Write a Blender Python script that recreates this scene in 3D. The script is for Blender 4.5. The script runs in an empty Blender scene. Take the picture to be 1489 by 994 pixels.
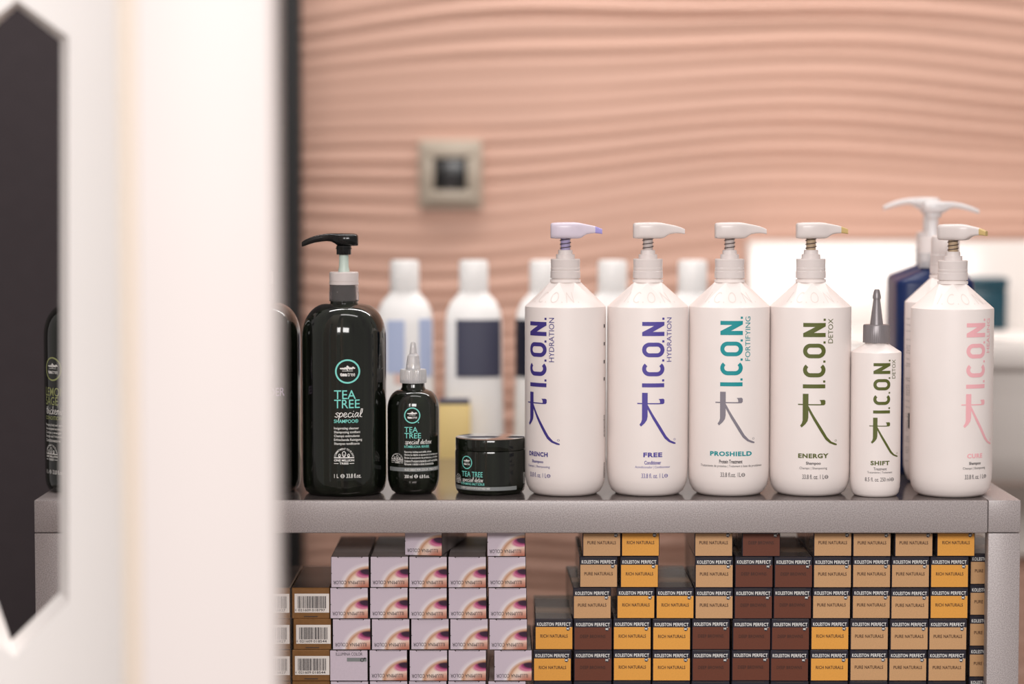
import bpy, bmesh, math, random
from mathutils import Vector, Matrix
from mathutils.bvhtree import BVHTree
from mathutils.geometry import tessellate_polygon
random.seed(7)
SC = bpy.context.scene
COL = SC.collection
PI = math.pi
# ------------------------------------------------------------------ camera, world, lights, exposure
F = 3500.0                      # focal length in pixels of the 1489 px wide frame
TILT = math.atan(217 / F)
TOP = 0.90                      # shelf top height
CZ = TOP + 0.3206
CY = -2.5
cam_d = bpy.data.cameras.new('camera'); cam = bpy.data.objects.new('camera', cam_d); COL.objects.link(cam)
cam.location = (0, CY, CZ); cam.rotation_euler = (PI / 2 - TILT, 0, 0)
cam_d.sensor_width = 36; cam_d.lens = F / 1489 * 36
cam_d.dof.use_dof = True; cam_d.dof.focus_distance = 2.535; cam_d.dof.aperture_fstop = 1.62
cam_d.clip_start = 0.05; cam_d.clip_end = 50
SC.camera = cam
SC.view_settings.view_transform = 'Standard'; SC.view_settings.look = 'None'
SC.view_settings.gamma = 1; SC.view_settings.use_curve_mapping = False
SC.view_settings.exposure = 0.0
wd = bpy.data.worlds.new('world'); SC.world = wd; wd.use_nodes = True
wd.node_tree.nodes['Background'].inputs[0].default_value = (1.0, 0.93, 0.90, 1)
wd.node_tree.nodes['Background'].inputs[1].default_value = 0.40

def area(name, loc, target, sx, sy, power, col=(1, 0.965, 0.945)):
    l = bpy.data.lights.new(name, 'AREA'); l.shape = 'RECTANGLE'; l.size = sx; l.size_y = sy
    l.energy = power; l.color = col
    o = bpy.data.objects.new(name, l); COL.objects.link(o); o.location = loc
    o.rotation_euler = (Vector(target) - Vector(loc)).to_track_quat('-Z', 'Y').to_euler()
    return o
area('ceiling_light_wall', (0.35, 0.60, 2.62), (0.30, 0.80, 0.9), 2.6, 0.10, 27)
area('fill_light_front', (-0.10, -3.7, 2.35), (0.1, 0.0, 0.85), 2.2, 0.8, 106)  # added softbox fill behind the camera, no actual lamp known there
area('fill_light_left', (-0.9, -3.0, 1.95), (-0.45, -0.8, 1.0), 0.9, 0.9, 2)  # added low fill that brightens the white panels at the left
area('fill_light_shelf', (0.15, -0.45, 2.60), (0.1, 0.3, 0.9), 1.3, 0.14, 5)  # added unseen fill from above, brightens bottles on shelf and ledge

def at(px, py, Y):
    """world point on the plane y=Y seen at photo pixel (px, py)"""
    u = px - 744.5; v = 497 - py
    dy = F * math.cos(TILT) + v * math.sin(TILT)
    dz = -F * math.sin(TILT) + v * math.cos(TILT)
    t = (Y - CY) / dy
    return Vector((u * t, Y, CZ + dz * t))
def mpp(Y, z=TOP):
    return ((Y - CY) * math.cos(TILT) + (CZ - z) * math.sin(TILT)) / F

# ------------------------------------------------------------------ materials
def s2l(c):
    out = []
    for v in c:
        v = v / 255
        out.append(v / 12.92 if v <= 0.04045 else ((v + 0.055) / 1.055) ** 2.4)
    return (*out, 1)
def mat(name, rgb, rough=0.5, metal=0, trans=0, coat=0, spec=0.5, emis=None, sss=0, ior=1.45):
    m = bpy.data.materials.new(name); m.use_nodes = True
    b = m.node_tree.nodes['Principled BSDF']
    b.inputs['Base Color'].default_value = s2l(rgb); b.inputs['Roughness'].default_value = rough
    b.inputs['Metallic'].default_value = metal; b.inputs['Transmission Weight'].default_value = trans
    b.inputs['Coat Weight'].default_value = coat; b.inputs['Specular IOR Level'].default_value = spec
    b.inputs['IOR'].default_value = ior
    if sss:
        b.inputs['Subsurface Weight'].default_value = sss
        b.inputs['Subsurface Radius'].default_value = (0.01, 0.008, 0.007)
        b.inputs['Subsurface Scale'].default_value = 0.4
    return m
def N(m, t, **k):
    n = m.node_tree.nodes.new(t)
    for a, v in k.items(): setattr(n, a, v)
    return n
def L(m, a, b): m.node_tree.links.new(a, b)
def noisy(m, scale, amount, bump=0.0, detail=3, dist=0.001, vec='Object', stretch=(1, 1, 1)):
    """vary base colour value and bump by noise"""
    b = m.node_tree.nodes['Principled BSDF']; c = tuple(b.inputs['Base Color'].default_value)
    tc = N(m, 'ShaderNodeTexCoord'); mp = N(m, 'ShaderNodeMapping'); mp.inputs['Scale'].default_value = stretch
    nz = N(m, 'ShaderNodeTexNoise'); nz.inputs['Scale'].default_value = scale; nz.inputs['Detail'].default_value = detail
    L(m, tc.outputs[vec], mp.inputs[0]); L(m, mp.outputs[0], nz.inputs['Vector'])
    r = N(m, 'ShaderNodeValToRGB')
    r.color_ramp.elements[0].position = 0.3; r.color_ramp.elements[1].position = 0.7
    r.color_ramp.elements[0].color = tuple(v * (1 - amount) for v in c[:3]) + (1,)
    r.color_ramp.elements[1].color = tuple(min(1, v * (1 + amount)) for v in c[:3]) + (1,)
    L(m, nz.outputs['Fac'], r.inputs[0]); L(m, r.outputs[0], b.inputs['Base Color'])
    if bump:
        bp = N(m, 'ShaderNodeBump'); bp.inputs['Strength'].default_value = bump; bp.inputs['Distance'].default_value = dist
        L(m, nz.outputs['Fac'], bp.inputs['Height']); L(m, bp.outputs[0], b.inputs['Normal'])
    return m
M = {}
M['pink'] = noisy(mat('pink_plaster', (204, 163, 144), 0.5), 1.6, 0.05)
M['dark_wall'] = noisy(mat('charcoal_wall', (62, 54, 57), 0.8), 60, 0.06)
M['black_trim'] = mat('black_trim', (20, 20, 21), 0.5)
M['floor'] = noisy(mat('grey_floor_tiles', (120, 112, 106), 0.4), 3, 0.1)
M['white_panel'] = noisy(mat('white_lacquered_panel', (240, 235, 232), 0.45), 4, 0.01)
M['near_panel'] = noisy(mat('off_white_partition', (226, 217, 214), 0.45), 4, 0.01)
M['cream_strip'] = mat('cream_edge_strip', (222, 204, 184), 0.5)
M['metal'] = noisy(mat('grey_powder_coated_metal', (160, 151, 150), 0.45, metal=0.1), 900, 0.30, bump=0.12, dist=0.0004, detail=2)
M['metal'].node_tree.nodes['Principled BSDF'].inputs['Coat Weight'].default_value = 0.35
M['metal'].node_tree.nodes['Principled BSDF'].inputs['Coat Roughness'].default_value = 0.25
M['metal_top'] = noisy(mat('grey_shelf_sheet', (120, 110, 108), 0.13, metal=0.6), 700, 0.12, bump=0.03, dist=0.0003, detail=2)
M['white_plastic'] = noisy(mat('white_bottle_plastic', (236, 226, 222), 0.38, spec=0.45), 22, 0.015)
M['emboss'] = mat('embossed_plastic', (222, 210, 204), 0.5)
M['cap'] = mat('milky_cap_plastic', (226, 216, 213), 0.28, trans=0.12)
M['clear'] = mat('clear_pump_plastic', (242, 240, 241), 0.15, trans=0.5)
M['skirt'] = mat('clear_grey_plastic', (225, 220, 220), 0.08, trans=0.92, ior=1.15)
M['head_lilac'] = mat('lilac_tinted_plastic', (222, 210, 224), 0.28, trans=0.1)
M['lilac'] = mat('lilac_residue', (168, 158, 222), 0.3, trans=0.1)
M['honey'] = mat('honey_residue', (206, 178, 120), 0.3, trans=0.1)
M['stem'] = mat('milky_stem', (205, 192, 188), 0.3, trans=0.2)
M['stem_lilac'] = mat('lilac_stem', (178, 165, 205), 0.3, trans=0.2)
M['stem_tan'] = mat('tan_stem', (190, 165, 135), 0.3, trans=0.2)
M['stem_mint'] = mat('mint_stem', (200, 216, 206), 0.35, trans=0.1)
M['wire'] = mat('spring_steel', (90, 80, 80), 0.3, metal=0.9)
M['green_black'] = noisy(mat('dark_green_bottle', (19, 23, 16), 0.09, spec=0.5, coat=0.3), 110, 0.9, stretch=(1, 1, 0.03))  # vertical streaks in the base colour stand in for reflections
M['black_plastic'] = mat('black_plastic', (15, 15, 15), 0.16)
M['navy'] = noisy(mat('navy_bottle', (22, 40, 84), 0.35, spec=0.3), 30, 0.05)
M['grey_cap'] = mat('grey_cap_plastic', (128, 122, 124), 0.35, metal=0.3)
M['purple'] = mat('purple_print', (78, 66, 148), 0.5)
M['purple_dark'] = mat('deep_purple_print', (62, 50, 128), 0.5)
M['teal'] = mat('teal_print', (0, 140, 146), 0.5)
M['grey_print'] = mat('grey_print', (128, 122, 132), 0.5)
M['olive'] = mat('olive_print', (86, 92, 34), 0.5)
M['pink_print'] = mat('pink_print', (240, 178, 184), 0.5)
M['black_print'] = mat('black_print', (52, 46, 50), 0.5)
M['white_print'] = mat('white_print', (236, 234, 230), 0.5)
M['mint_print'] = mat('mint_print', (128, 220, 208), 0.5)
M['sage_print'] = mat('sage_print', (160, 166, 110), 0.5)
M['lilac_print'] = mat('lilac_print', (190, 175, 205), 0.5)
M['silver_print'] = mat('silver_band', (128, 132, 132), 0.4)
M['jar_lid_top'] = mat('dark_lid_top', (44, 32, 27), 0.10, spec=1.0, coat=1.0)
M['switch'] = mat('champagne_frame', (176, 164, 148), 0.4, metal=0.05)
M['socket_black'] = mat('black_insert', (14, 15, 16), 0.25)
M['ceramic'] = mat('white_ceramic', (230, 222, 216), 0.12)
M['back_white'] = mat('white_shampoo_plastic', (252, 251, 249), 0.4)
M['pale_blue'] = mat('pale_blue_label', (186, 200, 232), 0.5)
M['rose'] = mat('rose_label', (232, 200, 190), 0.5)
M['slate'] = mat('slate_label', (70, 72, 92), 0.5)
M['ink'] = mat('ink_label', (24, 26, 44), 0.5)
M['yellow'] = mat('mustard_carton', (238, 212, 142), 0.5)
M['dark_teal'] = mat('dark_teal_plastic', (24, 66, 80), 0.3)
M['navy_card'] = mat('navy_carton', (38, 35, 46), 0.35)
M['rich'] = noisy(mat('amber_carton', (222, 156, 66), 0.45), 900, 0.05)
M['pure'] = noisy(mat('tan_carton', (196, 152, 108), 0.45), 900, 0.05)
M['deep'] = noisy(mat('dark_brown_carton', (100, 50, 31), 0.45), 900, 0.07)
M['text_dark'] = mat('dark_brown_text', (74, 44, 26), 0.5)
M['text_deep'] = mat('faint_brown_text', (66, 34, 24), 0.5)
M['gold'] = noisy(mat('bronze_carton', (140, 100, 60), 0.32, metal=0.45), 200, 0.08)
M['sticker'] = mat('white_sticker', (228, 220, 214), 0.5)
M['card_dark'] = mat('carton_edge', (52, 42, 42), 0.5)

def side_print(name, base, light, scale):
    m = mat(name, base, 0.22, spec=0.5)
    b = m.node_tree.nodes['Principled BSDF']
    tc = N(m, 'ShaderNodeTexCoord'); w = N(m, 'ShaderNodeTexWave'); w.wave_type = 'BANDS'; w.bands_direction = 'Y'
    w.inputs['Scale'].default_value = scale; w.inputs['Distortion'].default_value = 2.5; w.inputs['Detail'].default_value = 2
    w.inputs['Detail Scale'].default_value = 1.5
    r = N(m, 'ShaderNodeValToRGB'); r.color_ramp.elements[0].position = 0.35; r.color_ramp.elements[0].color = s2l(base)
    r.color_ramp.elements[1].position = 0.95; r.color_ramp.elements[1].color = s2l(light)
    L(m, tc.outputs['Object'], w.inputs['Vector']); L(m, w.outputs['Fac'], r.inputs[0]); L(m, r.outputs[0], b.inputs['Base Color'])
    return m
M['kol_side'] = side_print('smoky_carton_side', (84, 77, 74), (165, 136, 112), 3.2)
M['ill_side'] = side_print('taupe_carton_side', (150, 138, 136), (200, 190, 188), 3.0)
M['gold_side'] = side_print('dark_carton_side', (56, 50, 46), (92, 82, 74), 3.0)

def eye_material():
    m = mat('lilac_carton_eye_print', (204, 190, 202), 0.35)
    b = m.node_tree.nodes['Principled BSDF']
    uv = N(m, 'ShaderNodeUVMap'); uv.uv_map = 'UVMap'
    def dist(cx, cy, rx, ry, rot=0):
        mp = N(m, 'ShaderNodeMapping'); mp.vector_type = 'TEXTURE'
        mp.inputs['Location'].default_value = (cx, cy, 0); mp.inputs['Scale'].default_value = (rx, ry, 1)
        mp.inputs['Rotation'].default_value = (0, 0, rot)
        ln = N(m, 'ShaderNodeVectorMath', operation='LENGTH')
        L(m, uv.outputs[0], mp.inputs[0]); L(m, mp.outputs[0], ln.inputs[0]); return ln.outputs['Value']
    def ramp(fac, stops):
        r = N(m, 'ShaderNodeValToRGB'); e = r.color_ramp.elements
        while len(e) < len(stops): e.new(0.5)
        for i, (p, c) in enumerate(stops):
            e[i].position = p; e[i].color = c if len(c) == 4 else s2l(c)
        L(m, fac, r.inputs[0]); return r.outputs[0]
    def mix(f, a, b2):
        x = N(m, 'ShaderNodeMix'); x.data_type = 'RGBA'
        L(m, f, x.inputs[0]); L(m, a, x.inputs[6]); L(m, b2, x.inputs[7]); return x.outputs[2]
    half = N(m, 'ShaderNodeMath', operation='MULTIPLY'); half.inputs[1].default_value = 0.5
    L(m, dist(1.02, 0.0, 0.68, 0.70), half.inputs[0])
    skin = ramp(half.outputs[0], [(0.0, (206, 150, 128)), (0.18, (226, 184, 166)), (0.31, (244, 228, 218)), (0.40, (236, 208, 188)),
                                  (0.455, (196, 144, 112)), (0.49, (214, 182, 166)), (0.52, (228, 218, 222)), (0.60, (204, 190, 202))])
    low = dist(0.92, -0.05, 0.62, 0.32)
    lowm = ramp(low, [(0.3, (1, 1, 1, 1)), (1.0, (0, 0, 0, 1))])
    brown = N(m, 'ShaderNodeRGB'); brown.outputs[0].default_value = s2l((184, 112, 92))
    skin_in = ramp(half.outputs[0], [(0.42, (1, 1, 1, 1)), (0.5, (0, 0, 0, 1))])
    mm = N(m, 'ShaderNodeMath', operation='MULTIPLY'); L(m, lowm, mm.inputs[0]); L(m, skin_in, mm.inputs[1])
    c = mix(mm.outputs[0], skin, brown.outputs[0])
    crease = ramp(dist(1.02, 0.60, 0.22, 0.07, 0.25), [(0.5, (1, 1, 1, 1)), (1.0, (0, 0, 0, 1))])
    br2 = N(m, 'ShaderNodeRGB'); br2.outputs[0].default_value = s2l((176, 120, 86))
    c = mix(crease, c, br2.outputs[0])
    p = dist(0.90, 0.46, 0.29, 0.17, 0.12)
    pm = ramp(p, [(0.72, (1, 1, 1, 1)), (1.0, (0, 0, 0, 1))])
    p2 = dist(0.99, 0.56, 0.32, 0.20, 0.12)
    pc = ramp(p2, [(0.0, (44, 24, 44)), (0.6, (62, 30, 56)), (0.82, (168, 66, 116)), (1.1, (206, 120, 150))])
    c = mix(pm, c, pc)
    L(m, c, b.inputs['Base Color'])
    return m
M['eye'] = eye_material()
M['lilac_card'] = noisy(mat('lilac_carton', (204, 190, 202), 0.35), 500, 0.03)

# ------------------------------------------------------------------ mesh builder
class MB:
    def __init__(s): s.v = []; s.f = []; s.m = []; s.sm = []; s.mats = []; s.uv = {}
    def mi(s, m):
        if m not in s.mats: s.mats.append(m)
        return s.mats.index(m)
    def add(s, verts, faces, m, smooth=False):
        o = len(s.v); s.v += [tuple(v) for v in verts]
        for f in faces: s.f.append(tuple(i + o for i in f)); s.m.append(s.mi(m)); s.sm.append(smooth)
        return o
    def box(s, x0, x1, y0, y1, z0, z1, m, bev=0.0, seg=2):
        bm = bmesh.new(); bmesh.ops.create_cube(bm, size=1)
        for v in bm.verts: v.co = Vector(((x0 + x1) / 2 + v.co.x * (x1 - x0), (y0 + y1) / 2 + v.co.y * (y1 - y0), (z0 + z1) / 2 + v.co.z * (z1 - z0)))
        if bev: bmesh.ops.bevel(bm, geom=bm.edges[:], offset=bev, segments=seg, affect='EDGES', profile=0.5)
        s.from_bm(bm, m, bev > 0); return s
    def from_bm(s, bm, m, smooth=False):
        bm.verts.index_update()
        s.add([v.co.copy() for v in bm.verts], [[v.index for v in f.verts] for f in bm.faces], m, smooth); bm.free()
    def lathe(s, prof, m, segs=64, cx=0, cy=0, flat=False):
        """prof: (r, z) from bottom to top; an entry with third value a material switches from there up"""
        rings = []; cur = m; o = len(s.v)
        for p in prof:
            r, z = p[0], p[1]
            for k in range(segs):
                a = 2 * PI * k / segs; s.v.append((cx + r * math.cos(a), cy + r * math.sin(a), z))
        for i in range(len(prof) - 1):
            if len(prof[i]) > 2: cur = prof[i][2]
            for k in range(segs):
                k2 = (k + 1) % segs
                s.f.append((o + i * segs + k, o + i * segs + k2, o + (i + 1) * segs + k2, o + (i + 1) * segs + k)); s.m.append(s.mi(cur)); s.sm.append(not flat)
        n = len(prof)
        s.f.append(tuple(o + k for k in range(segs))[::-1]); s.m.append(s.mi(m)); s.sm.append(False)
        s.f.append(tuple(o + (n - 1) * segs + k for k in range(segs))); s.m.append(s.mi(cur)); s.sm.append(False)
    def tube(s, path, r, m, segs=10, rs=None):
        o = len(s.v); n = len(path)
        for i, p in enumerate(path):
            p = Vector(p); a = Vector(path[max(i - 1, 0)]); b = Vector(path[min(i + 1, n - 1)])
            t = (b - a).normalized(); up = Vector((0, 0, 1)) if abs(t.z) < 0.9 else Vector((1, 0, 0))
            e1 = t.cross(up).normalized(); e2 = t.cross(e1)
            rr = rs[i] if rs else r
            for k in range(segs):
                an = 2 * PI * k / segs; s.v.append(tuple(p + (e1 * math.cos(an) + e2 * math.sin(an)) * rr))
        for i in range(n - 1):
            for k in range(segs):
                k2 = (k + 1) % segs
                s.f.append((o + i * segs + k, o + i * segs + k2, o + (i + 1) * segs + k2, o + (i + 1) * segs + k)); s.m.append(s.mi(m)); s.sm.append(True)
        s.f.append(tuple(o + k for k in range(segs))[::-1]); s.m.append(s.mi(m)); s.sm.append(False)
        s.f.append(tuple(o + (n - 1) * segs + k for k in range(segs))); s.m.append(s.mi(m)); s.sm.append(False)
    def loft(s, secs, m, n=24, e=3.0):
        """secs: (x, zc, half_depth, half_height[, mat]) superellipse sections along x"""
        o = len(s.v); cur = m
        for (x, zc, hd, hh, *_) in secs:
            for k in range(n):
                a = 2 * PI * k / n; c, sn = math.cos(a), math.sin(a)
                s.v.append((x, hd * math.copysign(abs(c) ** (2 / e), c), zc + hh * math.copysign(abs(sn) ** (2 / e), sn)))
        for i in range(len(secs) - 1):
            if len(secs[i]) > 4: cur = secs[i][4]
            for k in range(n):
                k2 = (k + 1) % n
                s.f.append((o + i * n + k, o + i * n + k2, o + (i + 1) * n + k2, o + (i + 1) * n + k)); s.m.append(s.mi(cur)); s.sm.append(True)
        s.f.append(tuple(o + k for k in range(n))[::-1]); s.m.append(s.mi(m)); s.sm.append(False)
        s.f.append(tuple(o + (len(secs) - 1) * n + k for k in range(n))); s.m.append(s.mi(cur)); s.sm.append(False)
    def mesh(s, name):
        me = bpy.data.meshes.new(name); me.from_pydata(s.v, [], s.f)
        for m in s.mats: me.materials.append(m)
        me.polygons.foreach_set('material_index', s.m); me.polygons.foreach_set('use_smooth', s.sm)
        if s.uv:
            ul = me.uv_layers.new(name='UVMap')
            for fi, uvs in s.uv.items():
                for li, uvc in zip(me.polygons[fi].loop_indices, uvs): ul.data[li].uv = uvc
        me.update(); return me
    def build(s, name, parent=None, sharp=35):
        me = s.mesh(name); me.set_sharp_from_angle(angle=math.radians(sharp))
        o = bpy.data.objects.new(name, me); COL.objects.link(o)
        if parent: o.parent = parent
        return o

def tag(o, label, cat, group=None):
    o['label'] = label; o['category'] = cat
    if group: o['group'] = group
    return o
def thing(name, label, cat, loc=(0, 0, 0), rz=0, group=None):
    o = bpy.data.objects.new(name, None); COL.objects.link(o); o.location = loc; o.rotation_euler = (0, 0, rz)
    o.empty_display_size = 0.02
    return tag(o, label, cat, group)
def struct(mb, name, sharp=35):
    o = mb.build(name, None, sharp); o['kind'] = 'structure'; return o

# ------------------------------------------------------------------ printing (flat shapes in label pixels, wrapped on a surface)
_tc = {}
def text_mesh(s, bold=0.0, shear=0.0, spacing=1.0):
    key = (s, bold, shear, spacing)
    if key in _tc: return _tc[key]
    cu = bpy.data.curves.new('t', 'FONT'); cu.body = s; cu.size = 1; cu.offset = bold; cu.shear = shear
    cu.space_character = spacing; cu.resolution_u = 3; cu.fill_mode = 'FRONT'
    ob = bpy.data.objects.new('t', cu); COL.objects.link(ob)
    dg = bpy.context.evaluated_depsgraph_get(); me = bpy.data.meshes.new_from_object(ob.evaluated_get(dg))
    vs = [(v.co.x, v.co.y) for v in me.vertices]; fs = [tuple(p.vertices) for p in me.polygons if p.normal.z > 0 or True]
    bpy.data.objects.remove(ob); bpy.data.curves.remove(cu); bpy.data.meshes.remove(me)
    x0 = min(v[0] for v in vs); x1 = max(v[0] for v in vs); y0 = min(v[1] for v in vs); y1 = max(v[1] for v in vs)
    vs = [((x - x0) / (x1 - x0), (y - y0) / (y1 - y0)) for x, y in vs]
    _tc[key] = (vs, fs); return vs, fs

class Print:
    layer = 0
    """shapes in pixels, x right and y down"""
    def __init__(s): s.sh = []
    def raw(s, vs, fs, m): s.sh.append((list(vs), list(fs), m))
    def poly(s, pts, m):
        tri = tessellate_polygon([[Vector((x, y, 0)) for x, y in pts]]); s.raw(pts, tri, m)
    def rect(s, x0, x1, y0, y1, m): s.poly([(x0, y0), (x1, y0), (x1, y1), (x0, y1)], m)
    def ring(s, outer, inner, m, closed=True):
        n = len(outer); r = range(n if closed else n - 1)
        s.raw(list(outer) + list(inner), [(i, (i + 1) % n, n + (i + 1) % n, n + i) for i in r], m)
    def circle(s, cx, cy, r, w, m, n=40, ry=None):
        ry = ry or r
        a = [2 * PI * k / n for k in range(n)]
        s.ring([(cx + r * math.cos(t), cy + ry * math.sin(t)) for t in a], [(cx + (r - w) * math.cos(t), cy + (ry - w) * math.sin(t)) for t in a], m)
    def disc(s, cx, cy, r, m, ry=None, n=16):
        ry = ry or r
        s.poly([(cx + r * math.cos(2 * PI * k / n), cy + ry * math.sin(2 * PI * k / n)) for k in range(n)], m)
    def stroke(s, pts, w, m):
        L_, R_ = [], []
        for i, p in enumerate(pts):
            a = Vector(pts[max(i - 1, 0)]); b = Vector(pts[min(i + 1, len(pts) - 1)]); t = (b - a)
            t = t.normalized() if t.length > 1e-9 else Vector((1, 0)); nn = Vector((-t.y, t.x)) * w / 2
            L_.append((p[0] + nn.x, p[1] + nn.y)); R_.append((p[0] - nn.x, p[1] - nn.y))
        s.ring(L_, R_, m, closed=False)
    def text(s, t, x0, x1, y0, y1, m, bold=0.0, rot=0, shear=0, spacing=1.0):
        vs, fs = text_mesh(t, bold, shear, spacing)
        if rot == 0: q = [(x0 + u * (x1 - x0), y1 - v * (y1 - y0)) for u, v in vs]
        elif rot == 90: q = [(x1 - v * (x1 - x0), y1 - u * (y1 - y0)) for u, v in vs]      # reads upwards
        elif rot == 180: q = [(x1 - u * (x1 - x0), y0 + v * (y1 - y0)) for u, v in vs]
        s.raw(q, fs, m)
    def arc_text(s, t, cx, cy, r0, r1, a0, a1, m, bold=0.0):
        vs, fs = text_mesh(t, bold)
        q = []
        for u, v in vs:
            a = math.radians(a0 + (a1 - a0) * u); r = r0 + (r1 - r0) * v
            q.append((cx + r * math.cos(a), cy - r * math.sin(a)))
        s.raw(q, fs, m)
    def apply(s, mb, fn, step=None):
        """fn(x, y) -> 3D point; cut along x every step pixels so that it bends with the surface"""
        for li, (vs, fs, m) in enumerate(s.sh):
            Print.layer = li
            bm = bmesh.new(); bv = [bm.verts.new((x, y, 0)) for x, y in vs]
            for f in fs:
                try: bm.faces.new([bv[i] for i in f])
                except ValueError: pass
            xs = [v[0] for v in vs]
            if step and max(xs) - min(xs) > step:
                k = math.ceil(min(xs) / step)
                while k * step < max(xs):
                    bmesh.ops.bisect_plane(bm, geom=bm.verts[:] + bm.edges[:] + bm.faces[:], plane_co=(k * step, 0, 0), plane_no=(1, 0, 0), dist=1e-5); k += 1
            bm.verts.index_update()
            pts = [fn(v.co.x, v.co.y) for v in bm.verts]; faces = [[v.index for v in f.verts] for f in bm.faces]
            if faces:      # face the outside
                out = []
                for f in faces:
                    a, b, c = (Vector(pts[f[0]]), Vector(pts[f[1]]), Vector(pts[f[-1]]))
                    nrm = (b - a).cross(c - a); out.append(f if nrm.dot(Vector((a.x, a.y, 0))) >= 0 or fn.__name__ == 'flat' and nrm.y < 0 else f[::-1])
                mb.add(pts, out, m)
            bm.free()

# small hand-written alphabet (strokes in a unit box, x right, y down, baseline 1)
SCR = {
    's': ([[(.8, .25), (.45, .1), (.15, .3), (.5, .55), (.8, .78), (.4, 1), (.0, .85)]], 0.8),
    'p': ([[(.15, .15), (.1, 1.0), (.0, 1.75)], [(.12, .5), (.4, .1), (.75, .25), (.7, .75), (.35, .95), (.1, .8)]], 0.85),
    'e': ([[(.1, .6), (.6, .5), (.65, .2), (.35, .1), (.1, .45), (.15, .85), (.5, 1), (.85, .8)]], 0.85),
    'c': ([[(.75, .25), (.45, .1), (.1, .45), (.2, .9), (.55, 1), (.9, .8)]], 0.85),
    'i': ([[(.2, .2), (.15, .8), (.35, 1), (.5, .85)], [(.24, -.2), (.26, -.08)]], 0.5),
    'a': ([[(.7, .2), (.35, .1), (.05, .6), (.25, 1), (.6, .6), (.72, .15), (.66, .85), (.9, 1)]], 0.9),
    'l': ([[(.1, .8), (.5, .1), (.55, -.6), (.3, -.65), (.2, .3), (.25, .95), (.6, .95)]], 0.6),
    'd': ([[(.6, .3), (.3, .15), (.05, .6), (.25, 1), (.6, .6), (.75, -.6), (.65, .8), (.9, 1)]], 0.9),
    't': ([[(.35, -.45), (.25, .8), (.45, 1), (.7, .85)], [(.0, .05), (.65, .0)]], 0.65),
    'o': ([[(.45, .1), (.1, .45), (.2, .95), (.6, .9), (.75, .4), (.45, .1), (.85, .25)]], 0.85),
    'x': ([[(.1, .1), (.75, 1)], [(.8, .05), (.05, 1)]], 0.85),
    'h': ([[(.25, -.6), (.1, 1)], [(.12, .6), (.45, .1), (.65, .3), (.6, .95), (.85, .9)]], 0.85),
    'k': ([[(.25, -.6), (.1, 1)], [(.7, .1), (.2, .55), (.75, 1)]], 0.8),
    'n': ([[(.15, .15), (.1, 1)], [(.12, .5), (.45, .1), (.65, .3), (.6, .95), (.8, .95)]], 0.85),
    'g': ([[(.7, .2), (.35, .1), (.05, .55), (.3, .9), (.65, .5), (.7, .15), (.6, 1.4), (.2, 1.7), (.0, 1.4)]], 0.85),
    ' ': ([], 0.5)}
def script(P, word, x0, x1, y0, y1, m, w):
    tot = sum(SCR[c][1] for c in word); sx = (x1 - x0) / tot; sy = y1 - y0; x = x0
    for c in word:
        st, adv = SCR[c]
        for line in st: P.stroke([(x + (px + (1 - py) * 0.12) * sx, y0 + py * sy) for px, py in line], w, m)
        x += adv * sx

def cyl(R, z_of, rpx, rot=0, eps=0.0002):
    def f(x, y):
        t = math.asin(max(-0.999, min(0.999, x / rpx))) + rot
        e = R + eps + min(Print.layer, 60) * 2e-6
        return (e * math.sin(t), -e * math.cos(t), z_of(y))
    return f

# ================================================================== STRUCTURE
def relief_wall():
    mb = MB(); x0, x1, z0, z1 = -2.2, 2.2, 0.0, 2.7
    nx, nz = 150, 900
    for j in range(nz + 1):
        z = z0 + (z1 - z0) * j / nz
        for i in range(nx + 1):
            x = x0 + (x1 - x0) * i / nx
            w = 0.020 * math.sin(1.9 * x + 0.6 + 2.2 * z) + 0.011 * math.sin(4.7 * x + 6 * z + 1.3) + 0.006 * math.sin(9.5 * x - 9 * z)
            ph = 2 * PI * (z + w) / 0.0235 + 1.4 * math.sin(19 * z + 1.2 * x)
            am = 0.55 + 0.30 * math.sin(3.1 * x + 7 * z + 2) + 0.25 * math.sin(31 * z - 2.6 * x)
            am = max(0.12, am) * 0.0046
            mb.v.append((x, 1.0 - am * (0.85 * math.sin(ph) + 0.3 * math.sin(2 * ph + 0.8) + 0.35 * math.sin(1.45 * ph + 2.1 * x)), z))
    for j in range(nz):
        for i in range(nx):
            a = j * (nx + 1) + i; mb.f.append((a, a + 1, a + nx + 2, a + nx + 1)); mb.m.append(0); mb.sm.append(True)
    mb.mats.append(M['pink'])
    o = len(mb.v)        # thickness behind the relief
    mb.box(x0, x1, 1.006, 1.08, z0, z1, M['pink'])
    me = mb.mesh('wall_back'); ob = bpy.data.objects.new('wall_back', me); COL.objects.link(ob); ob['kind'] = 'structure'
relief_wall()
mb = MB(); mb.box(-2.6, 2.4, -4.2, 1.08, -0.05, 0, M['floor']); struct(mb, 'floor')
xe = at(437, 300, 0.95).x
mb = MB(); mb.box(-2.2, xe - 0.040, 0.955, 0.992, 0, 2.7, M['dark_wall'], 0.001); struct(mb, 'wall_left')
mb = MB(); mb.box(xe - 0.0395, xe, 0.945, 0.992, 0, 2.7, M['black_trim'], 0.002); struct(mb, 'trim_1')

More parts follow.
